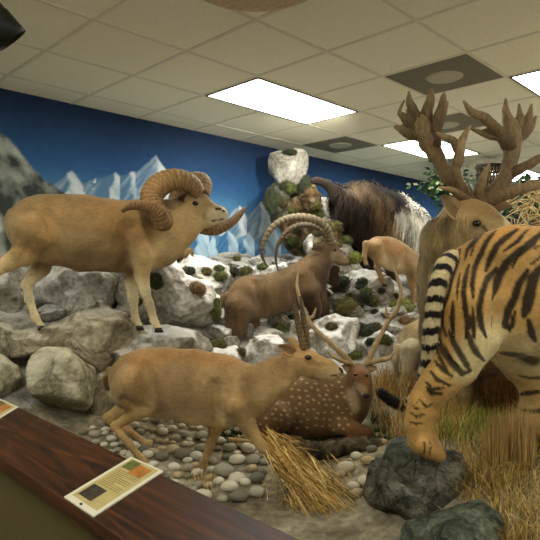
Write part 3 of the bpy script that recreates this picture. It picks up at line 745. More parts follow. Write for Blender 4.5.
A.groove([(66, 268, 8), (56, 252, 9), (50, 232, 8), (46, 216, 5)], .014); A.groove([(128, 268, 7), (125, 248, 8), (128, 228, 6)], .014); A.groove([(158, 262, 6), (154, 244, 7), (152, 228, 5)], .010); A.groove([(18, 262, 5), (28, 250, 5), (38, 262, 5)], .008)
A.groove([(34, 230, 13)], -.012); A.groove([(142, 246, 11)], -.012); A.groove([(80, 262, 7), (108, 264, 7)], .006); A.groove([(206, 207, 4), (214, 209, 3)], .004)
for st in ([(0, 268, 16), (-16, 300, 14), (-22, 340, 12)], [(26, 285, 14), (34, 318, 12), (42, 330, 9)], [(147, 292, 16), (158, 330, 12)], [(132, 290, 14), (138, 330, 12)]): A.paint(st, lt, .9)
A.paint([(20, 240, 26), (8, 262, 18)], S(186, 152, 94), 1.2, .7); A.paint([(60, 266, 10), (90, 272, 9), (125, 272, 10)], S(120, 88, 52), .9, .8)
A.paint([(190, 236, 22), (165, 250, 20), (150, 262, 18)], S(196, 168, 118), 1.0, .9); A.paint([(190, 212, 18), (215, 212, 16)], S(190, 164, 118), .9, .9); A.paint([(216, 216, 9), (224, 213, 7)], S(214, 200, 168), .6, .9)
A.paint([(120, 225, 16), (135, 235, 16), (150, 222, 14)], S(126, 94, 56), 1.2, .6); A.paint([(40, 212, 14), (85, 208, 16), (130, 212, 12)], S(148, 118, 76), 1.4, .6)
A.paint([(216, 209, 1.2), (221, 209, 1.4)], S(60, 45, 34), .5); A.paint([(212, 221, .9), (223, 219, .9)], S(70, 52, 38), .6)
A.paint([(118, 266, 4), (126, 255, 4), (125, 240, 3)], S(104, 76, 46), 1, .6)
A.finish(16000, .014); A.eye(195.5, 203.5, 2.5); A.nose(223.5, 211, 1.6, 1.3)
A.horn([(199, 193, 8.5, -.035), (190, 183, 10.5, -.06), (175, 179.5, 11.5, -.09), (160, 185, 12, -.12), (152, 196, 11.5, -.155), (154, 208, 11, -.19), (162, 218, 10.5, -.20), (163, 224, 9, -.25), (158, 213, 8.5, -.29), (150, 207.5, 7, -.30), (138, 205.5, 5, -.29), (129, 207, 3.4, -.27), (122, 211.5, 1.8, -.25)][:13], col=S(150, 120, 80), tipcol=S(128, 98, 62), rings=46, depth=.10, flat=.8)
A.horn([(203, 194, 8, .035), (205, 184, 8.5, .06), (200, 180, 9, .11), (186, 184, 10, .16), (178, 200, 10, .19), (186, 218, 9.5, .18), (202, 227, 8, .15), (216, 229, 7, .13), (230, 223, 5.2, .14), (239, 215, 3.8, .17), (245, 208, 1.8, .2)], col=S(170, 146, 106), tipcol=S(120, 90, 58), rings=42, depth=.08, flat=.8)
A.ear((188, 197), (178, 199), 5, -.05, -.075, S(120, 94, 62), S(60, 44, 32))
A.ear((194, 193), (184, 191), 4, .05, .08, S(120, 94, 62), S(60, 44, 32))

# ------------------------------------------------------------------ front gazelle
A = Animal('gazelle', 'plain tan gazelle with short ringed horns striding in front of the pebbles', 'gazelle', 170, 2.82, -20, 470)
A.chain([(131, 381, 24), (142, 381, 29), (162, 383, 33), (195, 387, 35), (224, 392, 33.5), (243, 394, 28)], .62, .05)
A.chain([(244, 392, 24), (262, 386, 18), (278, 375, 15), (291, 366, 13)], .62, .05)
A.chain([(294, 361, 12.5), (306, 362, 11.5), (318, 366, 9.5), (330, 370, 7.6), (339, 372.5, 5.6)], .68, .02)
A.chain([(310, 371, 7), (332, 376, 4.2)], .68, .02)
A.leg([(134, 388, 24), (152, 402, 13), (136, 413, 7), (114, 426.5, 4), (129, 445, 3.3), (142, 460, 3.2), (147, 468, 3.2)], -.075)
A.leg([(132, 392, 22), (126, 408, 9), (107, 418.5, 4.2), (128, 431, 3.6), (147, 445, 3.4), (145, 458, 3.4)], .075)
A.leg([(238, 408, 16), (248, 427, 8), (263, 448, 4.8), (278, 468, 3.6), (290, 486, 3.4)], -.07)
A.leg([(228, 408, 15), (216, 427, 6.5), (209, 448, 3.8), (203, 467, 3), (200, 482, 3)], .07)
A.chain([(110, 372, 5), (106, 380, 4), (107, 388, 3)], .8, .015)
A.build(.0075, S(158, 129, 86))
A.groove([(160, 416, 7), (150, 400, 8), (146, 382, 7), (144, 368, 5)], .013); A.groove([(214, 424, 6), (211, 404, 7), (214, 386, 5)], .012); A.groove([(254, 412, 5), (249, 396, 6), (246, 382, 5)], .009)
A.groove([(130, 384, 10)], -.010); A.groove([(232, 400, 9)], -.010); A.groove([(124, 400, 4), (134, 408, 4), (146, 408, 4)], .007); A.groove([(284, 380, 4), (278, 366, 4)], .005); A.groove([(313, 362, 3), (322, 365, 3)], .003)
A.paint([(150, 416, 12), (185, 424, 13), (225, 424, 12)], S(206, 180, 130), 1.2, .9); A.paint([(262, 400, 12), (290, 384, 12), (300, 378, 9)], S(198, 166, 112), 1.2, .8)
A.paint([(135, 360, 8), (180, 352, 9), (230, 360, 8)], S(160, 118, 64), 1.3, .7); A.paint([(325, 376, 8), (342, 374, 6)], S(212, 190, 146), .8, .9); A.paint([(300, 356, 12), (330, 368, 10)], S(184, 150, 98), 1, .7)
for st in ([(136, 413, 9), (114, 427, 8), (147, 466, 8)], [(120, 412, 8), (107, 418, 7), (146, 458, 8)], [(216, 428, 9), (200, 484, 8)], [(256, 438, 9), (290, 488, 9)]): A.paint(st, S(196, 162, 106), .9, .8)
A.paint([(106, 380, 4), (107, 389, 4)], S(74, 52, 30), .8, .8); A.paint([(341, 369, 2), (343, 372, 1.8)], S(60, 42, 32), .6); A.paint([(331, 376, .7), (342, 374.5, .7)], S(80, 58, 40), .5); A.paint([(309, 361, 3.6), (320, 366, 1.2)], S(120, 86, 52), .8, .6)
A.finish(16000, .010); A.eye(308, 357.5, 2.7); A.nose(342, 371, 1.3, 1.4)
A.horn([(304, 349, 3.6, -.02), (301, 336, 3.5, -.025), (298, 322, 3.1, -.03), (295, 308, 2.3, -.035), (293, 296, 1, -.04)], col=S(112, 90, 58), tipcol=S(80, 64, 44), rings=13, depth=.16)
A.horn([(307, 349, 3.6, .025), (306, 336, 3.4, .03), (304, 322, 3, .04), (302, 308, 2.2, .045), (300, 296, 1, .05)], col=S(118, 94, 62), tipcol=S(80, 64, 44), rings=13, depth=.16)
A.ear((295, 353), (278, 345), 5.5, -.035, -.07, S(168, 132, 84), S(120, 92, 62)); A.ear((299, 350), (289, 337), 5.5, .03, .06, S(176, 142, 92), S(130, 100, 70))

# ------------------------------------------------------------------ resting spotted deer
A = Animal('spotted_deer', 'brown deer with white spots and tall thin antlers lying behind the gazelle', 'deer', 310, 3.35, 8, 440)
A.chain([(268, 409, 18), (286, 403, 23), (312, 402, 26), (336, 402, 26), (350, 405, 20)], .72, .05)
A.chain([(280, 417, 18), (310, 417, 20), (340, 418, 18)], .85, .05)
A.chain([(350, 400, 17), (358, 392, 13), (361, 382, 11)], .8, .04)
A.chain([(358, 374, 10.5, .0), (361, 378, 9.5, -.05), (364, 388, 7, -.10), (366, 395, 4.6, -.13)], 1, .025)
A.chain([(340, 426, 9, -.1), (364, 433, 6, -.12), (384, 438, 3.8, -.13)], 1, .03); A.chain([(366, 434, 5.5, -.12), (350, 439, 3.6, -.13)], 1, .02)
A.chain([(276, 417, 17, -.1), (262, 426, 9, -.14), (252, 432, 5, -.15)], .8, .03); A.chain([(254, 433, 4.5, -.15), (276, 438, 3.8, -.17), (300, 440, 3.2, -.18)], 1, .02)
A.chain([(252, 404, 5), (249, 414, 4)], .8, .02)
A.build(.0075, S(124, 98, 66))
A.paint([(262, 424, 10), (252, 432, 8), (300, 441, 7)], S(134, 100, 62), .9, .8); A.paint([(350, 433, 8), (385, 438, 7)], S(140, 102, 66), .9, .8)
A.paint([(353, 396, 7), (356, 408, 5)], S(196, 180, 150), .9, .8); A.paint([(360, 374, 9), (366, 390, 8)], S(128, 92, 60), .9, .9); A.paint([(363, 390, 4), (356, 386, 3.5)], S(186, 166, 132), .8, .7)
g = np.random.default_rng(11)
sp = []
for _ in range(900):
    x, y = g.uniform(252, 352), g.uniform(375, 430)
    if all(math.hypot(x - a, (y - b) * 1.2) > 5.6 for a, b in sp) and not (x > 346 and y < 395): sp.append((x, y))
for x, y in sp: A.paint([(x - .5, y, .9), (x + .6, y + .2, .8)], S(206, 188, 150), .6, .85)
A.finish(9000, .009); A.eye(355.8, 374.5, 1.7, False); A.eye(366.5, 375.5, 1.6, False); A.nose(366.5, 396, 3.2, 2.4)
A.ear((352, 371), (342, 365), 4, -.01, .0, S(120, 86, 54), S(170, 146, 112)); A.ear((367, 369), (377, 368), 4, -.03, -.02, S(120, 86, 54), S(170, 146, 112))
ac, at = S(160, 136, 96), S(196, 176, 136)
A.horn([(354, 367, 3.4, 0), (350, 362, 3, .0), (338, 350, 2.7, .0), (326, 339, 2.5, .01), (314, 328, 2.4, .02), (306, 316, 2.4, .03), (300, 300, 2, .04), (297, 286, 1.6, .05), (298, 272, .7, .06)], 'antler', ac, at)
A.horn([(308, 319, 2, .03), (313, 316, 1.7, .02), (316, 308, .7, .01)], 'antler', ac, at); A.horn([(352, 364, 2.6, 0), (342, 361, 2.1, -.03), (332, 356, 1.6, -.06), (327, 350, .7, -.07)], 'antler', ac, at)
A.horn([(365, 366, 3.4, 0), (369, 360, 3, 0), (375, 347, 2.6, .01), (382, 333, 2.5, .02), (389, 320, 2.5, .03), (397, 310, 2.4, .04), (401, 296, 2, .05), (399, 281, 1.6, .05), (393, 267, .7, .05)], 'antler', ac, at)
A.horn([(390, 318, 2, .03), (387, 315, 1.7, .02), (386, 307, .7, .01)], 'antler', ac, at); A.horn([(367, 363, 2.8, 0), (378, 361, 2.6, -.03), (389, 358, 2, -.06), (395, 351, .8, -.07)], 'antler', ac, at)

# ------------------------------------------------------------------ ibex
A = Animal('ibex', 'greyish brown ibex with long backswept arching horns in the middle of the rocks', 'ibex', 280, 4.35, 20, 350)
A.chain([(241, 305, 17), (250, 298, 20.5), (270, 295, 19), (292, 289, 20), (306, 281, 18.5)], .66, .05)
A.chain([(304, 278, 17), (316, 267, 13.5), (324, 258, 10.5)], .66, .04)
A.chain([(326, 251, 9.5), (333, 253, 8), (340, 258, 6), (345, 261, 4.4)], .75, .02)
A.leg([(240, 308, 14), (236, 328, 9.5), (233, 342, 6), (238, 358, 4)], -.055, k=.04); A.leg([(250, 308, 13), (252, 326, 7), (249, 340, 4), (252, 354, 3.4)], .07)
A.leg([(309, 290, 12), (315, 308, 6), (316, 324, 4), (317, 342, 3.4)], -.055, k=.04); A.leg([(316, 288, 11), (323, 308, 5.5), (325, 324, 4), (328, 340, 3.4)], .07)
A.chain([(226, 296, 4), (222, 303, 3)], .8, .02)
A.build(.0095, S(122, 98, 70), noise=.006)
A.groove([(266, 312, 5), (259, 298, 6), (256, 284, 4)], .014); A.groove([(299, 306, 5), (296, 292, 5), (298, 278, 4)], .012); A.groove([(322, 284, 4), (314, 272, 4)], .008); A.groove([(240, 300, 7)], -.01)
A.paint([(255, 282, 9), (285, 278, 9), (310, 262, 8)], S(146, 120, 88), 1.2, .8); A.paint([(228, 312, 12), (240, 330, 14)], S(92, 72, 50), 1.1, .8)
A.paint([(310, 300, 10), (318, 330, 10)], S(58, 44, 32), 1, .9); A.paint([(326, 272, 9), (322, 285, 10)], S(84, 64, 44), 1, .8); A.paint([(336, 256, 6), (345, 260, 5)], S(176, 156, 124), .8, .9); A.paint([(340, 265, 3), (346, 264, 2)], S(90, 68, 50), .8, .7)
A.finish(18000, .035, seed=5, lift=.3); A.eye(334.8, 250, 1.5); A.nose(345.5, 259.5, 1, 1)
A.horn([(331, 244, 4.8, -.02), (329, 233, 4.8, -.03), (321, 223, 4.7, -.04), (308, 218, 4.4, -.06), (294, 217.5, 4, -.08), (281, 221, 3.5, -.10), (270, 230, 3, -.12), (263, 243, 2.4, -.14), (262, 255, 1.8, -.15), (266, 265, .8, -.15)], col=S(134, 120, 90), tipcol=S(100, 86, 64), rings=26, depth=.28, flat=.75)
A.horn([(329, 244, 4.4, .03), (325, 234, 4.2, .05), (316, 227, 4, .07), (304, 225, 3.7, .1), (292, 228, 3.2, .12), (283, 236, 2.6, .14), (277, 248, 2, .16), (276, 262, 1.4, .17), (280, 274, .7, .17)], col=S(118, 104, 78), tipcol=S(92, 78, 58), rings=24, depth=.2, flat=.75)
A.ear((322, 250), (311, 249), 3.6, -.04, -.07, S(120, 96, 68), S(80, 60, 44)); A.ear((325, 247), (317, 243), 3.2, .04, .07, S(120, 96, 68), S(80, 60, 44))
c, m = A.P(335, 268); nb = 500; gb = np.random.default_rng(4); pb = c + gb.normal(size=(nb, 3)) * [.014, .009, .01]
strands(pb, np.tile([0, -1., 0], (nb, 1)), np.tile(SA(66, 50, 36), (nb, 1)), 600, .12, (-.12, 0, -1), A.root, 'beard', .05, .002, 2, jit=.12)

# ------------------------------------------------------------------ shaggy tahr
A = Animal('shaggy_tahr', 'dark long haired tahr with cream mane climbing in front of the mural', 'tahr', 370, 5.25, 22, 300)
A.chain([(352, 205, 20), (364, 211, 27), (384, 221, 28), (404, 234, 26), (422, 248, 22)], .66, .06)
A.chain([(424, 248, 19), (440, 262, 15), (456, 272, 11), (466, 282, 7)], .7, .05)
A.leg([(350, 204, 15), (338, 196, 9), (328, 185, 4.8), (318, 181, 3.6), (313, 181, 3.2)], -.06, hoof=False)
A.leg([(360, 222, 14), (362, 244, 7), (370, 262, 4), (374, 278, 3.6)], .08)
A.leg([(396, 250, 11), (392, 270, 5), (391, 296, 4)], -.08); A.leg([(418, 262, 10), (426, 280, 5), (428, 302, 4)], .08)
A.build(.012, S(50, 38, 28), noise=.008); A.mott = .15
A.paint([(313, 181, 7), (332, 190, 14), (345, 205, 14)], S(36, 27, 20), .8, .9); A.paint([(352, 188, 8), (365, 184, 8), (384, 193, 8)], S(128, 108, 84), 1.2, .8)  # dark hind leg, then a highlight painted along the top of the back
A.paint([(382, 205, 9), (394, 222, 11), (388, 240, 9)], S(112, 86, 54), 1.2, .8)
A.paint([(408, 222, 14), (424, 240, 16), (440, 256, 14)], S(204, 184, 140), 1, .95); A.paint([(404, 213, 9), (420, 226, 12), (434, 240, 10)], S(250, 244, 224), .8, 1)
A.paint([(402, 248, 10), (420, 262, 10)], S(168, 140, 92), 1, .8)
A.finish(8000, .022)
mk = A.V[:, 2] > A.P(380, 262)[0][2]
strands(A.V, A.N, A.C, 32000, lambda p: np.where(p[:, 0] > A.P(396, 230)[0][0], .15, .13), (-.25, 0, -1), A.root, 'coat', .25, .0034, 9, jit=.22, mask=mk & (A.V[:, 0] > A.P(334, 200)[0][0]), cvar=.2, droop=.15, streak=1.0, sf=(34, 34, 3))
mn = (A.V[:, 0] > A.P(398, 210)[0][0]) & (A.V[:, 2] > A.P(410, 236)[0][2] - .9 * (A.V[:, 0] - A.P(410, 236)[0][0]))
strands(A.V, A.N, np.tile(SA(252, 246, 226), (len(A.V), 1)), 7000, .12, (-.2, 0, -.6), A.root, 'mane', .7, .003, 19, jit=.5, mask=mn, cvar=.2, droop=.2, streak=.4, sf=(30, 30, 5))
A.eye(457, 268, 1.3); A.horn([(456, 264, 4, -.03), (452, 252, 3.6, -.05), (445, 249, 2.4, -.06), (439, 254, .8, -.07)], col=S(60, 50, 40), rings=8)

# ------------------------------------------------------------------ small goat
A = Animal('goral', 'small smooth tan goat stepping downhill behind the stag\'s neck', 'goat', 395, 4.6, 12, 314)
A.chain([(377, 248, 10.5), (383, 250.5, 14), (393, 255, 14.5), (404, 261, 13), (414, 266, 11)], .66, .04)
A.chain([(415, 265, 10), (428, 264, 8), (440, 258, 6.5)], .7, .03); A.chain([(442, 256, 6.5), (450, 260, 4.5), (456, 264, 3)], .8, .02)
A.leg([(376, 247, 8.5), (366, 244, 3.2), (364, 256, 2.2), (366.5, 265, 2)], -.05); A.leg([(380, 256, 7), (377, 267, 3), (381, 277, 2.2), (384, 284, 1.9)], .05)
A.leg([(416, 270, 6.5), (420, 284, 3.2), (422, 298, 2.3), (420.5, 311, 2.1)], -.05); A.leg([(410, 269, 6.5), (412, 284, 3), (414, 296, 2.2), (413, 305, 2)], .05)
A.build(.009, S(166, 138, 98))
A.groove([(390, 266, 4), (387, 254, 4), (386, 244, 3)], .011); A.groove([(406, 274, 4), (405, 262, 4), (407, 252, 3)], .010); A.groove([(372, 252, 3), (378, 250, 3)], .006)
A.paint([(386, 262, 6), (402, 272, 6)], S(204, 182, 144), 1, .8); A.paint([(412, 280, 8), (420, 314, 7)], S(186, 154, 110), 1, .8); A.paint([(372, 242, 6), (364, 256, 6), (367, 268, 5)], S(192, 158, 114), 1, .7); A.paint([(384, 240, 7), (400, 250, 6)], S(152, 114, 72), 1.2, .7)
A.finish(6000, .011); A.eye(447, 256, 1)
A.horn([(442, 251, 2, -.02), (439, 243, 1.6, -.02), (434, 237, .6, -.02)], col=S(60, 50, 40))

# ------------------------------------------------------------------ pale sheep behind the tiger
A = Animal('woolly_sheep', 'pale cream woolly sheep seen from behind, beside the tiger\'s tail', 'sheep', 414, 3.95, 35, 388)
A.chain([(416, 343, 20), (428, 341, 22), (445, 340, 21), (458, 338, 17)], .8, .05)
A.chain([(458, 332, 13), (470, 318, 9)], .8, .04); A.chain([(470, 314, 8), (480, 318, 5)], .8, .02)
A.leg([(412, 352, 13), (408, 370, 6), (406, 382, 4), (408, 394, 3.6)], -.09); A.leg([(416, 352, 12), (420, 370, 6), (419, 382, 4), (421, 392, 3.6)], .09)
A.leg([(452, 354, 9), (454, 370, 5), (454, 388, 4)], -.08); A.leg([(456, 352, 9), (460, 370, 5), (461, 386, 4)], .08)
A.chain([(398, 348, 4), (396, 360, 3), (396, 372, 1.5)], .9, .015)
A.build(.01, S(206, 190, 150), noise=.006)
A.paint([(408, 326, 9), (430, 320, 10)], S(186, 162, 112), 1.2, .8); A.paint([(404, 352, 10), (414, 364, 10)], S(224, 214, 184), 1, .8)
A.finish(14000, .032, seed=6, comb=(-.5, 0, -.8))

# ------------------------------------------------------------------ stag
A = Animal('stag', 'large stag with massive many pointed antlers looking over the tiger\'s back', 'stag', 470, 2.98, 0, 415)
A.chain([(465, 217, 20, 0), (478, 221, 19, -.03), (492, 229, 15.5, -.08), (510, 240, 11.5, -.13), (521, 247, 10, -.16)], 1, .025)
A.chain([(498, 240, 10, -.09), (518, 252, 6, -.15)], 1, .02)
A.chain([(462, 224, 22, .04), (450, 242, 25, .09), (450, 270, 27, .16), (453, 300, 31, .24), (466, 330, 44, .38)], 1, .06)
A.chain([(474, 330, 50, .45), (520, 326, 56, .75), (570, 322, 58, 1.05)], 1, .06)
A.leg([(468, 345, 22), (466, 372, 9), (467, 395, 7), (466, 412, 6.5)], .3, sl=1); A.leg([(498, 350, 22), (500, 375, 9), (501, 400, 6), (501, 414, 5.4)], .5, sl=1)
A.leg([(560, 345, 24), (572, 368, 10), (566, 392, 6), (568, 412, 5)], .95, sl=1); A.leg([(585, 345, 24), (598, 368, 10), (592, 390, 6), (594, 408, 5)], 1.2, sl=1)
A.build(.0115, S(160, 138, 96), noise=.004)
A.paint([(426, 240, 10), (424, 270, 10), (424, 310, 12)], S(190, 170, 124), 1.2, .8, False); A.paint([(466, 236, 14), (456, 258, 14), (454, 290, 14)], S(138, 114, 74), 1.2, .7, False)
A.paint([(466, 202, 9), (482, 207, 9), (496, 214, 7)], S(124, 98, 62), 1, .85, False); A.paint([(474, 232, 8), (490, 238, 7)], S(176, 158, 118), 1, .8, False); A.paint([(450, 232, 10), (460, 224, 7)], S(176, 156, 114), 1, .7, False)
A.paint([(477, 224, 5.5)], S(96, 76, 50), .8, .7, False); A.paint([(483, 227, 2), (487, 231, 1)], S(60, 46, 32), .7, .8, False)
A.paint([(505, 218, 3), (508, 224, 4)], S(196, 180, 144), .8, .8, False)
A.paint([(470, 340, 50), (560, 345, 60)], S(112, 84, 48), .8, .8, False)
A.finish(5000, .016)
nk = (A.V[:, 2] < A.P(450, 216, .05)[0][2]) & (A.V[:, 0] < A.P(461, 230, .0)[0][0]) & (A.V[:, 2] > A.P(450, 350, .2)[0][2])
strands(A.V, A.N, A.C, 16000, .05, (-.05, 0, -1), A.root, 'mane', .3, .0018, 12, jit=.22, mask=nk, cvar=.15, streak=.45, sf=(35, 35, 4))
A.eye(477, 223.5, 3.3, False)
A.ear((460, 216), (442, 195), 10, -.10, -.13, S(150, 126, 88), S(112, 92, 64), cup=.35)
A.ear((484, 204), (512, 206), 7, .10, .16, S(120, 96, 64), S(70, 54, 38))
h0, h1c = S(84, 66, 42), S(158, 136, 98)
def ant(p, flat=1): A.horn(p, 'antler', h0, h1c, n=12, flat=flat)
# left antler: beam, palm, tines
ant([(472, 208, 9.5, -.02), (468, 199, 9, 0), (459, 189, 8, .02), (449, 177, 7.4, .03), (440, 163, 7.2, .04), (432, 149, 8.4, .04), (425, 135, 10.5, .04), (418, 122, 9, .04), (410, 115, 4, .04), (407, 109, 2, .04)], 1)
ant([(432, 148, 8, .04), (427, 128, 8, .05), (427, 112, 6, .05), (430, 98, 4, .05), (431.5, 89, 1.6, .05)])
ant([(420, 126, 7, .03), (412, 110, 5.2, .03), (409, 100, 3.2, .02), (408.5, 91.5, .9, .02)]); ant([(420, 128, 8, .04), (411, 124, 6.5, .05), (402, 116, 3.6, .06), (399, 112, 2, .06), (404, 101, 1, .06)]); ant([(424, 135, 9, .05), (410, 133, 7, .06), (400, 129, 3.6, .07), (394, 127, 1.6, .07)])
ant([(434, 147, 7, .03), (436, 126, 6.5, .0), (441, 108, 4.4, -.02), (443, 97, 2.8, -.02), (444, 93, 1, -.02)]); ant([(437, 128, 5, .0), (443, 113, 3.8, -.03), (447, 102, 1.5, -.04)])
ant([(466, 196, 7, -.01), (459, 184, 5.6, -.05), (456, 170, 5, -.08), (459, 155, 5.4, -.10), (460, 146, 5, -.10), (464, 136, 3.4, -.10), (470, 126, 1.2, -.10)]); ant([(459, 152, 5, -.10), (452, 141, 4.2, -.08), (444, 137, 3, -.07), (436, 133, 1.4, -.06)])
ant([(466, 200, 5, -.04), (455, 192, 3.6, -.08), (446, 189, 2.4, -.10), (438, 187.5, .9, -.12)])
# right antler
ant([(478, 208, 9.5, 0), (482, 199, 9, .02), (493, 191, 8, .03), (503, 181, 7.6, .03), (509, 168, 7.4, .03), (511, 153, 8, .03), (511, 139, 9.5, .03), (510, 128, 8, .03), (506, 114, 4.4, .03), (505, 99, 1, .03)])
ant([(511, 142, 8, .03), (514, 130, 7.5, .04), (519, 118, 4, .04), (518.5, 104, 1, .04)]); ant([(512, 142, 8, .03), (522, 128, 6.6, .05), (528, 118, 4, .06), (531, 104.5, 1, .06)]); ant([(515, 139, 7, .05), (528, 129, 5, .08), (535, 117, 1.2, .1)])
ant([(511, 148, 7, .02), (503, 137, 6.5, .0), (494, 127, 5.4, -.02), (483, 118, 4.8, -.05), (471, 112, 3.8, -.07), (463, 101, 1, -.08)]); ant([(504, 139, 4.6, .0), (488, 136, 3, .01), (476, 131, 2.2, .01), (468, 128, .9, .02)]); ant([(500, 136, 4, .02), (488, 131, 2.6, .04), (478, 132, 1, .05)])
ant([(510, 174, 6, .02), (522, 168, 5, -.02), (532, 163, 4.4, -.05), (546, 153, 3, -.08), (556, 140, 1, -.1)])
ant([(479, 201, 6, -.02), (480, 188, 4.6, -.06), (484, 175, 3.4, -.09), (489, 164, 1, -.12)])
ant([(480, 203, 7, -.03), (500, 196, 6.2, -.08), (522, 189, 5.4, -.12), (544, 183, 4.4, -.14), (566, 172, 1.2, -.14)])

# ------------------------------------------------------------------ tiger
A = Animal('tiger', 'orange tiger with black stripes seen from behind at the right edge', 'tiger', 500, 2.38, 7, 455)
A.chain([(466, 282, 24), (479, 291, 41), (507, 291, 62), (560, 292, 62), (640, 292, 58), (700, 292, 60)], .62, .06)
A.chain([(690, 284, 52), (740, 278, 48), (775, 268, 42), (800, 264, 38)], .68, .06)
A.chain([(800, 262, 38), (822, 268, 32), (846, 276, 22)], .9, .04)
A.leg([(473, 300, 31), (469, 335, 28), (455, 364, 21), (436, 387, 15), (423, 405, 12), (419, 424, 11), (422, 440, 12)], -.1, k=.05, hoof=False, sl=.8)
A.chain([(423, 442, 14, -.1), (431, 449, 11, -.1)], 1.15, .03)
for dx, la in ((0, -.165), (3, -.122), (3, -.079), (0, -.038)): A.chain([(423 + dx, 446, 8, la), (431 + dx, 452, 7.4, la), (437 + dx, 456, 6, la)], .85, .005)
A.leg([(492, 305, 40), (530, 348, 34), (549, 384, 25), (534, 420, 15), (546, 448, 12), (556, 470, 12), (562, 482, 12)], .11, k=.05, hoof=False, sl=.8)
for la in (.06, .1, .14, .17): A.chain([(562, 482, 8, la), (576, 490, 6.5, la)], .8, .02)
A.leg([(715, 305, 40), (716, 360, 24), (718, 400, 17), (716, 440, 15), (722, 452, 15)], -.1, k=.05, hoof=False, sl=.8)
A.leg([(690, 305, 40), (672, 360, 24), (668, 400, 17), (664, 440, 15), (670, 452, 15)], .1, k=.05, hoof=False, sl=.8)
for x0, s_ in ((722, -1), (670, 1)):
    for la in (.05, .085, .12, .15): A.chain([(x0, 456, 8, la * s_), (x0 + 14, 462, 7, la * s_)], .8, .02)
A.build(.0072, S(182, 144, 82), noise=.005)
A.groove([(494, 345, 9), (500, 318, 11), (498, 290, 10), (494, 262, 7)], .010); A.groove([(470, 305, 16)], -.008); A.groove([(432, 398, 5), (436, 410, 4)], .008)
cream = S(206, 190, 140)
A.paint([(488, 350, 26), (520, 356, 24), (580, 360, 24), (660, 356, 24)], cream, .9, .95); A.paint([(478, 360, 15), (462, 376, 9), (470, 345, 9)], S(214, 196, 142), 1, .9)
A.paint([(412, 395, 9), (430, 440, 18), (436, 452, 12)], S(176, 138, 76), 1, .7); A.paint([(450, 250, 12), (480, 236, 10), (530, 226, 10)], S(168, 122, 58), 1.2, .7)
A.paint([(440, 372, 7), (452, 384, 7)], S(204, 172, 106), 1, .7); A.paint([(455, 330, 14), (440, 300, 10)], S(190, 142, 72), 1.2, .6)
A.paint([(522, 392, 12), (526, 420, 10)], S(190, 166, 112), 1, .8)
BL = S(24, 18, 12)
Z1 = lambda P, w: [(420 + x / 4.5, 220 + y / 4.5, w / 4.5 * (1 if 0 < i < len(P) - 1 else .45)) for i, (x, y) in enumerate(P)]
Z2 = lambda P, w: [(400 + x / 4.5, 340 + y / 4.5, w / 4.5 * (1 if 0 < i < len(P) - 1 else .45)) for i, (x, y) in enumerate(P)]
for P, wd in (([(340, 45), (300, 95), (275, 150), (245, 215), (235, 290), (240, 350)], 8), ([(440, 40), (390, 75), (345, 115), (320, 165), (295, 230)], 10), ([(345, 215), (300, 270), (280, 330), (268, 400), (275, 470), (300, 530)], 10),
              ([(480, 45), (440, 95), (375, 140)], 7), ([(545, 55), (500, 105), (450, 140), (395, 190), (360, 240), (340, 300), (325, 355)], 12), ([(545, 165), (500, 200)], 7), ([(485, 225), (445, 290), (425, 350), (400, 400), (380, 470), (400, 490)], 12),
              ([(545, 205), (510, 260), (495, 330), (480, 400), (470, 432)], 16), ([(300, 50), (250, 80), (215, 130), (200, 180)], 6), ([(220, 200), (205, 260), (195, 330), (205, 400), (215, 470), (208, 535)], 8), ([(180, 130), (165, 200), (140, 280), (130, 330), (105, 400), (100, 470), (120, 525)], 7),
              ([(150, 370), (145, 440), (152, 525)], 9), ([(238, 395), (238, 470), (245, 530)], 8), ([(430, 410), (415, 470), (405, 500)], 8), ([(490, 450), (500, 500), (520, 545)], 12), ([(460, 130), (415, 215)], 7), ([(282, 62), (240, 110), (230, 160)], 5), ([(180, 240), (170, 300), (168, 360)], 5),
              ([(500, 30), (470, 60)], 5), ([(545, 110), (515, 130)], 6), ([(325, 430), (322, 480)], 6)): A.paint(Z1(P, wd * 1.5), BL, .45, .95, noise=.22)
for P, wd in (([(165, -30), (180, 10), (200, 60), (240, 110), (280, 150), (312, 145)], 11), ([(222, -40), (240, 10), (270, 60), (300, 110), (320, 140)], 10), ([(310, -30), (320, 10), (340, 50), (382, 95)], 11), ([(155, 90), (190, 130), (235, 165)], 8), ([(138, 140), (170, 180), (228, 207)], 8),
              ([(118, 190), (150, 222), (200, 215)], 7), ([(122, 215), (145, 240), (192, 242)], 9), ([(90, 270), (120, 303), (150, 288)], 5), ([(160, 20), (180, 80), (215, 140)], 7), ([(205, 30), (225, 80), (265, 120)], 7), ([(42, 480), (60, 510), (100, 535)], 9), ([(50, 330), (75, 345), (110, 335)], 5), ([(45, 370), (75, 380), (105, 372)], 4), ([(60, 300), (75, 310), (95, 308)], 4), ([(135, 455), (140, 490), (138, 515)], 3), ([(110, 465), (113, 500), (108, 520)], 3)): A.paint(Z2(P, wd * 1.35), BL, .5, .9, noise=.25)
A.paint([(505, 354, 5), (520, 356, 6), (534, 361, 6)], BL, .7, .85); A.paint([(519, 395, 1), (530, 393, 2.4), (545, 391, 2)], BL, .5, .9); A.paint([(519, 376, 1), (530, 378, 2), (545, 378, 2)], BL, .5, .8)
A.paint([(521, 428, 2), (528, 431, 3), (540, 440, 3)], BL, .5, .9); A.paint([(522, 410, 1), (532, 412, 2), (542, 411, 2)], BL, .5, .8)
g = np.random.default_rng(3)
for x in range(556, 780, 13):
    top = 232 + g.uniform(-3, 3); ln = g.uniform(60, 110); A.paint([(x + 8, top, 1.5), (x, top + ln * .4, 3.4), (x - 9, top + ln * .75, 3), (x - 12, top + ln, 1)], BL, .45, .93, noise=.25)
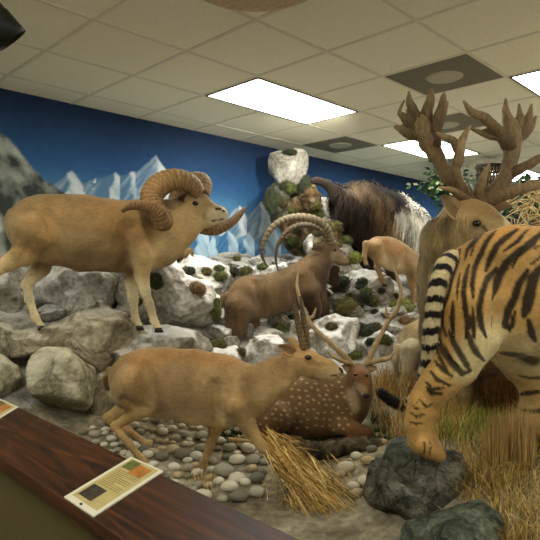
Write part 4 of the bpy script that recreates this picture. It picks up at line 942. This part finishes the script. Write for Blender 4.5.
for x0 in (716, 666):
    for y in range(365, 440, 14): A.paint([(x0 - 14, y, 1), (x0, y + 3, 2.6), (x0 + 14, y, 1)], BL, .5, .9)
A.finish(34000, .011, comb=(-.5, 0, -.75), width=.0014, cvar=.2)
# tail as its own piece
tp = [(454, 258, 9, .0), (445, 265, 9, -.05), (438, 285, 8.6, -.09), (434, 308, 8.2, -.10), (431, 333, 7.8, -.10), (429, 356, 7.2, -.07), (424, 380, 6.4, .01), (416, 399, 5.6, .06), (405, 405, 5.2, .08), (394, 402, 5, .08), (384, 395, 4.4, .08), (379, 391, 2.2, .08)]
q = [np.append(A.P(p[0], p[1], p[3])[0], p[2] * A.P(p[0], p[1], p[3])[1]) for p in tp]; sp_ = spline(q, 14)
v, f = tube_vf([a[:3] for a in sp_], [a[3] for a in sp_], 18); tl = mesh('tail', v, f, FUR, A.root)
arc = np.linspace(0, 1, len(sp_)); gx = np.random.default_rng(8); cc = []
for i, t in enumerate(arc):
    px_ = sp_[i]; ph = (t * 17.5) % 1.0
    for k in range(18):
        dk = ph + .12 * math.sin(2 * PI * k / 18 + 1)
        base = np.array(S(206, 190, 146)) if t < .72 else np.array(S(190, 160, 100))
        b = (dk % 1) < .46 or t > .79
        cc.append(np.array(BL) if b and t > .03 else base)
set_col(tl, np.array(cc)); tv = np.array(v); tn = np.zeros(len(v) * 3, np.float32); tl.data.vertices.foreach_get('normal', tn)
strands(tv, tn.reshape(-1, 3), np.array(cc), 6000, .014, (0, 0, -1), tl, 'tail_fur', .3, .0014, 4)
A.eye(838, 262, 3); A.nose(862, 274, 4, 3)
A.ear((800, 232), (796, 212), 9, -.1, -.12, S(60, 44, 24), S(190, 170, 130)); A.ear((812, 234), (810, 214), 9, .1, .12, S(60, 44, 24), S(190, 170, 130))

# ------------------------------------------------------------------ moss and lichen clumps
MOSSCOL = {'green': S(96, 104, 50), 'olive': S(104, 98, 52), 'dark': S(62, 70, 46), 'bright': S(140, 148, 66), 'rust': S(140, 112, 74)}
def cam_hit(px, py):
    dg = bpy.context.evaluated_depsgraph_get(); r = Vector(((px - 270) / FPX, 1, -(py - HORY) / FPX)).normalized()
    o = Vector((0, 0, CAMZ)); 
    for _ in range(30):
        h, loc, nor, idx, ob, mt = SC.ray_cast(dg, o, r)
        if not h: return None
        n = ob.name.split('.')[0]
        if n in ('rock', 'ground'): return loc, nor
        if n.startswith('wall'): return None
        o = loc + r * .004
    return None
MATS_M = {}
def moss(px, py, r, kind, label, flat=.75):
    h = cam_hit(px, py)
    if h is None: return
    loc, nor = h; d = loc.y; R = r * d / FPX
    V, F = ICO[4]; s = int(px * 7 + py); dsp = 1 + .28 * fbm(V * 2.2 + s, 3, s) + .10 * fbm(V * 9 + s, 2, s)
    P = V * dsp[:, None] * [R, R * .8, R * flat]; c = SA(0, 0, 0) + np.array(MOSSCOL[kind], np.float32)
    t = np.clip(.75 + .6 * fbm(V * 5 + s, 3, s + 3), .3, 1.4)[:, None]
    e = empty('moss_clump' if kind != 'rust' else 'lichen_clump', loc + Vector((0, .2 * R, -.15 * R))); tag(e, label, 'moss', 'moss clumps on the rocks')
    o = np_mesh('cushion', P, F, FUR, e); set_col(o, c * t)
    nn = P / (np.linalg.norm(P, axis=1, keepdims=True) + 1e-9)
    strands(P, nn, c * t, 900, .014 + R * .12, (0, 0, -.2), e, 'fronds', 1.0, .0022, s, jit=.9, cvar=.35)
moss(205, 271, 6, 'olive', 'round olive moss cushion below the ram\'s curled horn tip'); moss(220, 276, 6.5, 'green', 'green moss tuft beside the olive cushion on the snowy crag'); moss(232, 271, 6.5, 'dark', 'dark green moss in front of the mural ice'); moss(246, 271, 7, 'olive', 'olive moss cushion just behind the ibex\'s rump line')
moss(156, 279, 10, 'dark', 'dark moss patch behind the ram\'s front leg', 1.1); moss(139, 302, 4.5, 'green', 'tiny green moss between the ram\'s front legs'); moss(216, 310, 5, 'green', 'narrow strip of moss down the snowy rock left of the ibex', 2.4); moss(217, 345, 9, 'olive', 'olive moss at the foot of the ibex rocks'); moss(262, 268, 6, 'green', 'small green moss on the snowy rock band')
moss(184, 252, 9, 'rust', 'rusty lichen knob below the ram\'s throat'); moss(195, 288, 10, 'rust', 'rusty lichen on top of the large snowy rock', .6); moss(287, 187, 9, 'green', 'green moss under the pillar\'s white block'); moss(272, 200, 8, 'dark', 'dark moss on the left side of the pillar', 1.6)
moss(306, 186, 6, 'dark', 'dark moss on the right side of the pillar', 1.8); moss(318, 214, 8, 'green', 'green moss below the small white pillar rock'); moss(316, 205, 6, 'olive', 'olive moss beside the small white pillar rock'); moss(290, 152, 8, 'dark', 'dark moss tuft on the very top of the pillar', .45)
moss(334, 226, 9, 'olive', 'olive moss high on the slope behind the ibex horn'); moss(344, 240, 8, 'green', 'green moss on the slope below the shaggy tahr'); moss(353, 257, 9, 'bright', 'bright green round moss ball by the ibex\'s muzzle'); moss(345, 305, 12, 'olive', 'large olive moss ball under the ibex\'s beard'); moss(342, 282, 10, 'dark', 'dark moss below the ibex\'s chin')
moss(300, 205, 6, 'rust', 'rusty lichen knob in the middle of the pillar'); moss(295, 195, 6, 'olive', 'olive moss on the rusty rock of the pillar'); moss(311, 192, 6, 'rust', 'rusty lichen high on the pillar'); moss(325, 245, 8, 'rust', 'rusty lichen inside the ibex horn\'s arc'); moss(282, 328, 9, 'green', 'green moss on the rock under the ibex\'s belly'); moss(290, 317, 6, 'dark', 'dark moss beside the gazelle\'s horn')
moss(402, 305, 11, 'bright', 'bright yellow green moss under the small goat'); moss(407, 321, 8, 'rust', 'rusty lichen below the bright moss under the small goat'); moss(372, 331, 10, 'dark', 'dark moss in front of the goat\'s rock'); moss(355, 357, 8, 'green', 'green moss between the spotted deer\'s antlers'); moss(332, 327, 6, 'olive', 'olive moss on the craggy white rock')
moss(363, 282, 6, 'dark', 'small dark moss in a hollow of the goat\'s rock'); moss(373, 300, 7, 'olive', 'olive moss on the goat\'s rock'); moss(384, 340, 8, 'green', 'green moss left of the sheep'); gm = np.random.default_rng(31)
for poly, n, lab in (([(318, 225), (345, 235), (366, 262), (400, 290), (400, 335), (372, 345), (345, 325), (325, 300), (308, 270)], 26, 'small moss tuft on the steep grey slope right of the ibex'), ([(278, 185), (314, 182), (322, 222), (322, 262), (290, 262)], 12, 'small moss tuft growing on the rusty rock pillar'), ([(150, 255), (300, 262), (300, 300), (205, 300)], 10, 'small moss tuft on the snowy crag below the mural')):
    k_ = 0
    while k_ < n:
        x_, y_ = gm.uniform(150, 400), gm.uniform(180, 345)
        if inpoly(x_, y_, poly): k_ += 1; moss(x_, y_, gm.uniform(2.5, 6), ['dark', 'olive', 'green', 'dark'][k_ % 4], lab)
moss(240, 352, 5, 'olive', 'small olive moss between the two white rocks')

# ------------------------------------------------------------------ grass, straw, ferns
def blades(name, label, roots, hgt, lean, cols, n_per, spread, width=.003, seed=0, cat='grass', group=None, kind='stuff', curl=.5, direction=None):
    g = np.random.default_rng(seed); R = np.repeat(np.array(roots, float), n_per, 0); n = len(R)
    R = R + g.normal(size=(n, 3)) * [spread, spread, 0]
    R[:, 2] = height(R[:, 0], R[:, 1]) - .005 if direction is None else R[:, 2]
    th = g.uniform(0, 2 * PI, n); dh = np.stack([np.cos(th), np.sin(th), 0 * th], 1) * (lean * g.random((n, 1)))
    if direction is not None: dh = dh * .35 + np.array(direction)
    H = hgt * (.5 + .7 * g.random((n, 1))); up = np.array([0, 0, 1.]) if direction is None or abs(direction[2]) < .01 else np.array([0, 0, 0.])
    s = np.stack([-np.sin(th), np.cos(th), 0 * th], 1) * width; K = 5; vs = []
    for k in range(K):
        t = k / (K - 1); p = R + (up * t + dh * (t + curl * t * t)) * H - np.array([0, 0, 1.]) * H * curl * lean * .5 * t ** 3
        vs += [p - s * (1 - t * .9), p + s * (1 - t * .9)]
    v = np.stack(vs, 1); base = np.arange(n)[:, None] * (2 * K)
    f = np.concatenate([base + [2 * k, 2 * k + 1, 2 * k + 3, 2 * k + 2] for k in range(K - 1)], 0)
    o = np_mesh(name, v.reshape(-1, 3), f, BLADE); c = np.array([cols[i] for i in g.integers(0, len(cols), n)]) * (1 + .3 * (g.random((n, 1)) * 2 - 1)); set_col(o, np.repeat(c, 2 * K, 0))
    tag(o, label, cat, group, kind); return o
def roots(poly, n, seed, dmin=1.4):
    g = np.random.default_rng(seed); xs = [p[0] for p in poly]; ys = [p[1] for p in poly]; X, Y = [], []
    while len(X) < n:
        x, y = g.uniform(min(xs), max(xs)), g.uniform(min(ys), max(ys))
        if inpoly(x, y, poly): X.append(x); Y.append(y)
    d = ray_ground(X, Y, dmin); out = []
    for x, y, dd in zip(X, Y, d):
        if dd == dd: p = U(x, y, dd); out.append((p.x, p.y, p.z))
    return out
ST = [S(206, 170, 96), S(176, 138, 70), S(228, 202, 136), S(140, 108, 54)]; GR = [S(104, 112, 44), S(134, 134, 58), S(84, 92, 38)]; DK = [S(44, 62, 34), S(58, 76, 40)]
blades('dry_grass', 'long dry grass covering the ground below the tiger at right', roots([(470, 430), (560, 400), (600, 470), (600, 560), (470, 560), (455, 500)], 260, 1), .11, 1.0, ST + GR[:2] + ST, 12, .03, .0017, 1)
blades('dry_grass', 'dry grass on the ground beyond the tiger\'s front paws', roots([(600, 400), (900, 380), (1000, 520), (700, 600), (600, 560)], 300, 41), .12, .9, ST + GR, 12, .05, .002, 41)
blades('straw', 'golden straw standing between the spotted deer and the tiger', roots([(378, 380), (405, 372), (432, 380), (470, 392), (465, 440), (430, 445), (385, 440), (372, 410)], 150, 2), .15, .55, ST, 14, .03, .002, 2)
blades('green_grass', 'soft bright green grass around the stag\'s hoof', roots([(440, 412), (470, 405), (500, 408), (506, 430), (470, 445), (436, 440)], 110, 3), .085, .8, [S(140, 152, 58), S(166, 176, 76), S(112, 122, 48)], 14, .025, .0025, 3)
blades('dry_grass', 'thin dry grass strands hanging over the dark rock', roots([(430, 448), (480, 440), (510, 470), (500, 500), (470, 500)], 70, 4), .13, 1.1, ST + GR, 10, .03, .0015, 4)
blades('reed_stand', 'dense upright patch of short tan reeds under the tiger\'s belly', roots([(490, 458), (534, 458), (530, 474), (492, 472)], 120, 5), .22, .08, [S(188, 156, 98), S(168, 134, 80), S(204, 174, 118)], 14, .012, .0018, 5, kind='stuff')
blades('dried_bush', 'brown dried bush hanging under the tiger\'s belly behind the reeds', roots([(480, 405), (516, 402), (518, 414), (482, 414)], 60, 15), .24, .5, [S(104, 72, 36), S(134, 98, 52), S(84, 58, 30)], 16, .02, .0025, 15, kind='thing', cat='bush')
blades('brushwood', 'pale wiry dry twigs between the stag\'s hoof and the dried bush', roots([(466, 402), (486, 400), (488, 410), (468, 412)], 30, 16), .16, .9, [S(206, 186, 136), S(170, 146, 98)], 8, .015, .003, 16, kind='thing', cat='bush')
blades('straw', 'thin scattered straw on the sand by the gazelle\'s front hoof', roots([(255, 480), (350, 470), (365, 500), (330, 520), (270, 505)], 60, 6), .06, 1.3, ST, 5, .03, .0014, 6)
blades('fern_tuft', 'small dark green tuft beneath the spotted deer\'s chest', roots([(308, 432), (328, 430), (332, 442), (312, 444)], 20, 7), .06, .8, DK, 10, .012, .004, 7, kind='thing', cat='plant'); blades('fern_tuft', 'small dark green tuft behind the gazelle\'s front leg', roots([(222, 430), (242, 428), (244, 442), (224, 446)], 20, 8), .06, .8, DK, 10, .012, .004, 8, kind='thing', cat='plant')
blades('fern_tuft', 'dark green tuft next to the spotted deer\'s nose', roots([(372, 420), (390, 418), (392, 440), (374, 444)], 22, 9), .07, .8, DK, 9, .015, .004, 9, kind='thing', cat='plant'); blades('straw', 'straw wisps at the gazelle\'s far front hoof', roots([(182, 470), (212, 470), (216, 492), (196, 492)], 30, 10), .08, .5, ST, 6, .012, .0014, 10)
# straw bundle at the gazelle's leg: leans from the leg down to the sand
p0 = U(263, 432, 2.62); p1 = U(338, 515, 2.36); g = np.random.default_rng(21); nb = 700
tt = g.random(nb) ** .8; dirv = (p1 - p0); side = np.array([.85, .3, .45])
c0 = np.array(p0)[None] + np.array(dirv)[None] * (tt[:, None] * .72) + side[None] * g.normal(size=(nb, 1)) * (.012 + .05 * tt[:, None]) + g.normal(size=(nb, 3)) * .012
dd = np.array(dirv.normalized())[None] + g.normal(size=(nb, 3)) * .2; L = g.uniform(.08, .2, (nb, 1)); s = np.cross(dd, [0, 1, 0]); s = s / np.linalg.norm(s, axis=1, keepdims=True) * .0022
v = np.stack([c0 - s, c0 + s, c0 + dd * L + s * .4, c0 + dd * L - s * .4], 1).reshape(-1, 3); f = np.arange(nb * 4).reshape(-1, 4)
o = np_mesh('straw_bundle', v, f, BLADE); cc = np.array([ST[i] for i in g.integers(0, 4, nb)]) * (1 + .3 * g.normal(size=(nb, 1))); set_col(o, np.clip(np.repeat(cc, 4, 0), 0, 1)); tag(o, 'loose golden straw bundle leaning over the gazelle\'s front leg', 'straw')

# pebbles
PM = {'white': plain('pebble_white', S(206, 200, 176), .7, noise=.12, scale=20), 'grey': plain('pebble_grey', S(160, 156, 134), .75, noise=.15, scale=20), 'dark': plain('pebble_dark', S(116, 112, 94), .75, noise=.15, scale=20), 'tan': plain('pebble_tan', S(182, 164, 126), .7, noise=.15, scale=20)}
protos = {}
for k, m in PM.items():
    for i in range(3):
        V, F = ICO[3]; sd = i + len(k) * 5; P = V * (1 + .12 * fbm(V * 1.3 + sd, 2, sd))[:, None] * [1, .78, .62]
        P = np.maximum(P, [-9, -9, -.45]) ; me = np_mesh('pebble', P, F, m); protos[(k, i)] = me.data; bpy.data.objects.remove(me)
def pebble(x, y, w, kind, i, label, group='pebbles in the river bed', rz=None):
    d = ray_ground(x, y + w * .25)[0]
    if d != d: return
    p = U(x, y, d); r = w / 2 * d / FPX; o = bpy.data.objects.new('pebble', protos[(kind, i)]); COL.objects.link(o)
    o.location = (p.x, p.y, h1(p.x, p.y) + r * .42); o.scale = (r, r, r); o.rotation_euler = (random.uniform(-.15, .15), random.uniform(-.15, .15), random.uniform(-.5, .5) if rz is None else rz); tag(o, label, 'pebble', group)
placed = []
special = [(417 - 0, 0, 0, 0)]
for x, y, wd, k, lab in ((346, 466, 19, 'white', 'largest pale round pebble in front of the grey log'), (354, 484, 14, 'white', 'pale pebble right below the largest round one'), (368, 462, 15, 'tan', 'tan pebble between the log and the dark rock'), (257, 495, 18, 'grey', 'flat grey pebble lying alone on the sand by the ledge'), (248, 449, 16, 'white', 'white oval pebble just under the gazelle\'s chest'),
                    (237, 461, 17, 'white', 'white upright pebble behind the gazelle\'s near front leg'), (253, 462, 16, 'grey', 'grey round pebble beside the gazelle\'s near front leg'), (224, 470, 22, 'grey', 'wide grey pebble between the gazelle\'s front legs'), (362, 422 + 12, 13, 'tan', 'tan pebble by the spotted deer\'s folded foreleg')):
    pebble(x, y, wd, k, 1, lab, None); placed.append((x, y, wd))
bed = [(78, 428), (104, 420), (150, 412), (215, 418), (262, 440), (268, 470), (262, 500), (225, 505), (170, 480), (110, 455)]
bed2 = [(345, 452), (372, 440), (392, 425), (392, 470), (372, 500), (350, 490), (338, 470)]; kinds = ['white', 'grey', 'white', 'tan', 'dark', 'grey', 'white']
names = {'white': 'pale', 'grey': 'grey', 'dark': 'dark grey', 'tan': 'tan'}
cnt = 0
for poly, where, tries, lim in ((bed, 'among the pebbles heaped under the gazelle', 6000, 190), (bed2, 'by the log in front of the spotted deer', 800, 16)):
    c = 0
    for _ in range(tries):
        if c >= lim: break
        x, y = random.uniform(70, 400), random.uniform(405, 510)
        if not inpoly(x, y, poly): continue
        wd = random.uniform(9, 18) * (.6 + .5 * (y - 400) / 90)
        if any(math.hypot(x - a, (y - b) * 1.35) < (wd + q) * .39 for a, b, q in placed): continue
        k = random.choice(kinds); pebble(x, y, wd, k, random.randrange(3), 'small smooth %s pebble %s' % (names[k], where), '%s pebbles %s' % (names[k], where)); placed.append((x, y, wd)); c += 1

# log and sticks
BARK = rock_mat('bark', S(58, 50, 38), S(96, 86, 66), S(130, 120, 98), None, scale=14); STK = plain('stick_wood', S(176, 152, 104), .8, noise=.2, scale=40)
def stick(name, pts, mat, label, n=12, ns=.12):
    q = [(*U(x, y, d), r * d / FPX) for x, y, d, r in pts]; sp = spline(q, 8); v, f = tube_vf([a[:3] for a in sp], [a[3] for a in sp], n)
    V = np.array(v); rr = np.repeat([a[3] for a in sp], n)[:, None]; V = V + rr * ns * np.stack([fbm(V * 22, 3, 1), fbm(V * 22, 3, 2), fbm(V * 22, 3, 3)], 1)
    o = np_mesh(name, V, np.array(f[:-2]), mat); return tag(o, label, 'wood')
stick('log', [(306, 450, 2.98, 8), (325, 451, 2.98, 9), (350, 447, 3.0, 9), (378, 446, 3.02, 9.5), (386, 446, 3.02, 4)], BARK, 'grey weathered log lying in front of the spotted deer', ns=.5)
stick('stick', [(228, 440, 3.05, 2.4), (262, 443, 3.03, 2.4), (300, 443, 3.0, 2)], STK, 'long pale stick behind the gazelle\'s front leg')
stick('stick', [(280, 451, 2.93, 2.6), (292, 455, 2.9, 3), (306, 458, 2.88, 2)], STK, 'short pale stick pointing at the log')
stick('stick', [(292, 470, 2.8, 4), (305, 462, 2.84, 6), (318, 470, 2.8, 4)], BARK, 'dark knotted root beside the straw bundle', ns=.5)

# brushwood at the far right, potted ficus, wicker basket
LEAF = plain('ficus_leaf', S(58, 84, 48), .5, noise=.3, scale=10); LEAFW = plain('pale_leaf', S(176, 180, 140), .5, noise=.2)
def twigs(px0, px1, py0, py1, d, n, r, mat, name, label, cat, seed, L=.3):
    g = random.Random(seed); e = empty(name, U((px0 + px1) / 2, py1, d)); tag(e, label, cat); v = []; f = []
    for _ in range(n):
        a = U(g.uniform(px0, px1), g.uniform(py0, py1), d + g.uniform(-.15, .15)) - e.location; th = g.uniform(-1.2, 1.2); q = a + Vector((math.cos(th), g.uniform(-.3, .3), math.sin(th))) * L * g.uniform(.5, 1.2); m = (a + q) / 2 + Vector((g.uniform(-.04, .04), 0, g.uniform(.0, .07)))
        p, s_ = tube_vf(spline([a, m, q], 4), [r] * 9, 5); f += [tuple(i + len(v) for i in t) for t in s_]; v += p
    o = mesh('branches', v, f, mat, e); return e
e = twigs(498, 560, 192, 232, 5.2, 90, .006, STK, 'brushwood_heap', 'tangled heap of pale dry branches behind the stag\'s head at right', 'brushwood', 5, .3)
v, f = tube_vf([Vector((.1, 0, -.9)), Vector((.1, 0, .05))], [.12, .10], 12); mesh('stump', v, f, BARK, e)
def leaf_bush(px, py, d, R, n, label, seed, base_z=.5, ls=.05):
    g = np.random.default_rng(seed); c = U(px, py, d); e = empty('ficus_tree', (c.x, c.y, base_z)); tag(e, label, 'tree')
    v, f = tube_vf([Vector((0, 0, 0)), Vector((.03, 0, (c.z - base_z) * .6)), Vector((0, 0, c.z - base_z))], [.03, .022, .01], 8); mesh('trunk', v, f, BARK, e)
    for nm, mt, k in (('leaves', LEAF, n), ('pale_leaves', LEAFW, n // 7)):
        p = g.normal(size=(k, 3)) * [R * .6, R * .5, R * .45] + [0, 0, c.z - base_z]; th = g.uniform(0, 6.28, k); dv = np.stack([np.cos(th), np.sin(th), g.uniform(-.8, .3, k)], 1); s = np.cross(dv, g.normal(size=(k, 3))); s /= np.linalg.norm(s, axis=1, keepdims=True)
        w_ = ls * .28; V = np.stack([p, p + dv * ls * .5 + s * w_, p + dv * ls, p + dv * ls * .5 - s * w_], 1).reshape(-1, 3); np_mesh(nm, V, np.arange(k * 4).reshape(-1, 4), mt, e, False)
leaf_bush(446, 184, 7.0, .24, 420, 'leafy green indoor tree between the mural and the stag\'s left antler', 1, ls=.09)
leaf_bush(528, 196, 6.0, .26, 380, 'leafy green indoor tree behind the brushwood at the right edge', 2, ls=.09)
# basket on a post behind the antlers
c = U(489, 178, 6.6); e = empty('wicker_basket', (c.x, c.y, c.z - .16)); tag(e, 'dark round wicker basket seen between the stag\'s antlers', 'basket')
M_WK = plain('dark_wicker', S(44, 38, 28), .7, noise=.4, scale=90); v = []; f = []
for k in range(26):
    a = 2 * PI * k / 26
    p, s_ = tube_vf([Vector((.13 * math.cos(a), .13 * math.sin(a), 0)), Vector((.155 * math.cos(a + .2), .155 * math.sin(a + .2), .3))], [.008, .008], 5); f += [tuple(i + len(v) for i in t) for t in s_]; v += p
mesh('stakes', v, f, M_WK, e)
for z, r in ((.0, .13), (.02, .132), (.1, .14), (.2, .15), (.28, .157), (.3, .16)):
    p, s_ = tube_vf([Vector((r * math.cos(2 * PI * k / 24), r * math.sin(2 * PI * k / 24), z)) for k in range(25)], [.012] * 25, 6); mesh('hoop', p, s_, M_WK, e)
v, f = boxvf(-.02, .02, -.02, .02, -(c.z - .16 - .4), 0); mesh('post', v, f, BARK, e, False)
g = random.Random(4); v = []; f = []
for _ in range(50):
    a = g.uniform(0, 6.28); r = g.uniform(0, .12); p, s_ = tube_vf([Vector((r * math.cos(a), r * math.sin(a), .05)), Vector((1.5 * r * math.cos(a + .5), 1.5 * r * math.sin(a + .5), g.uniform(.28, .4)))], [.004, .002], 4); f += [tuple(i + len(v) for i in t) for t in s_]; v += p
mesh('twigs', v, f, STK, e)
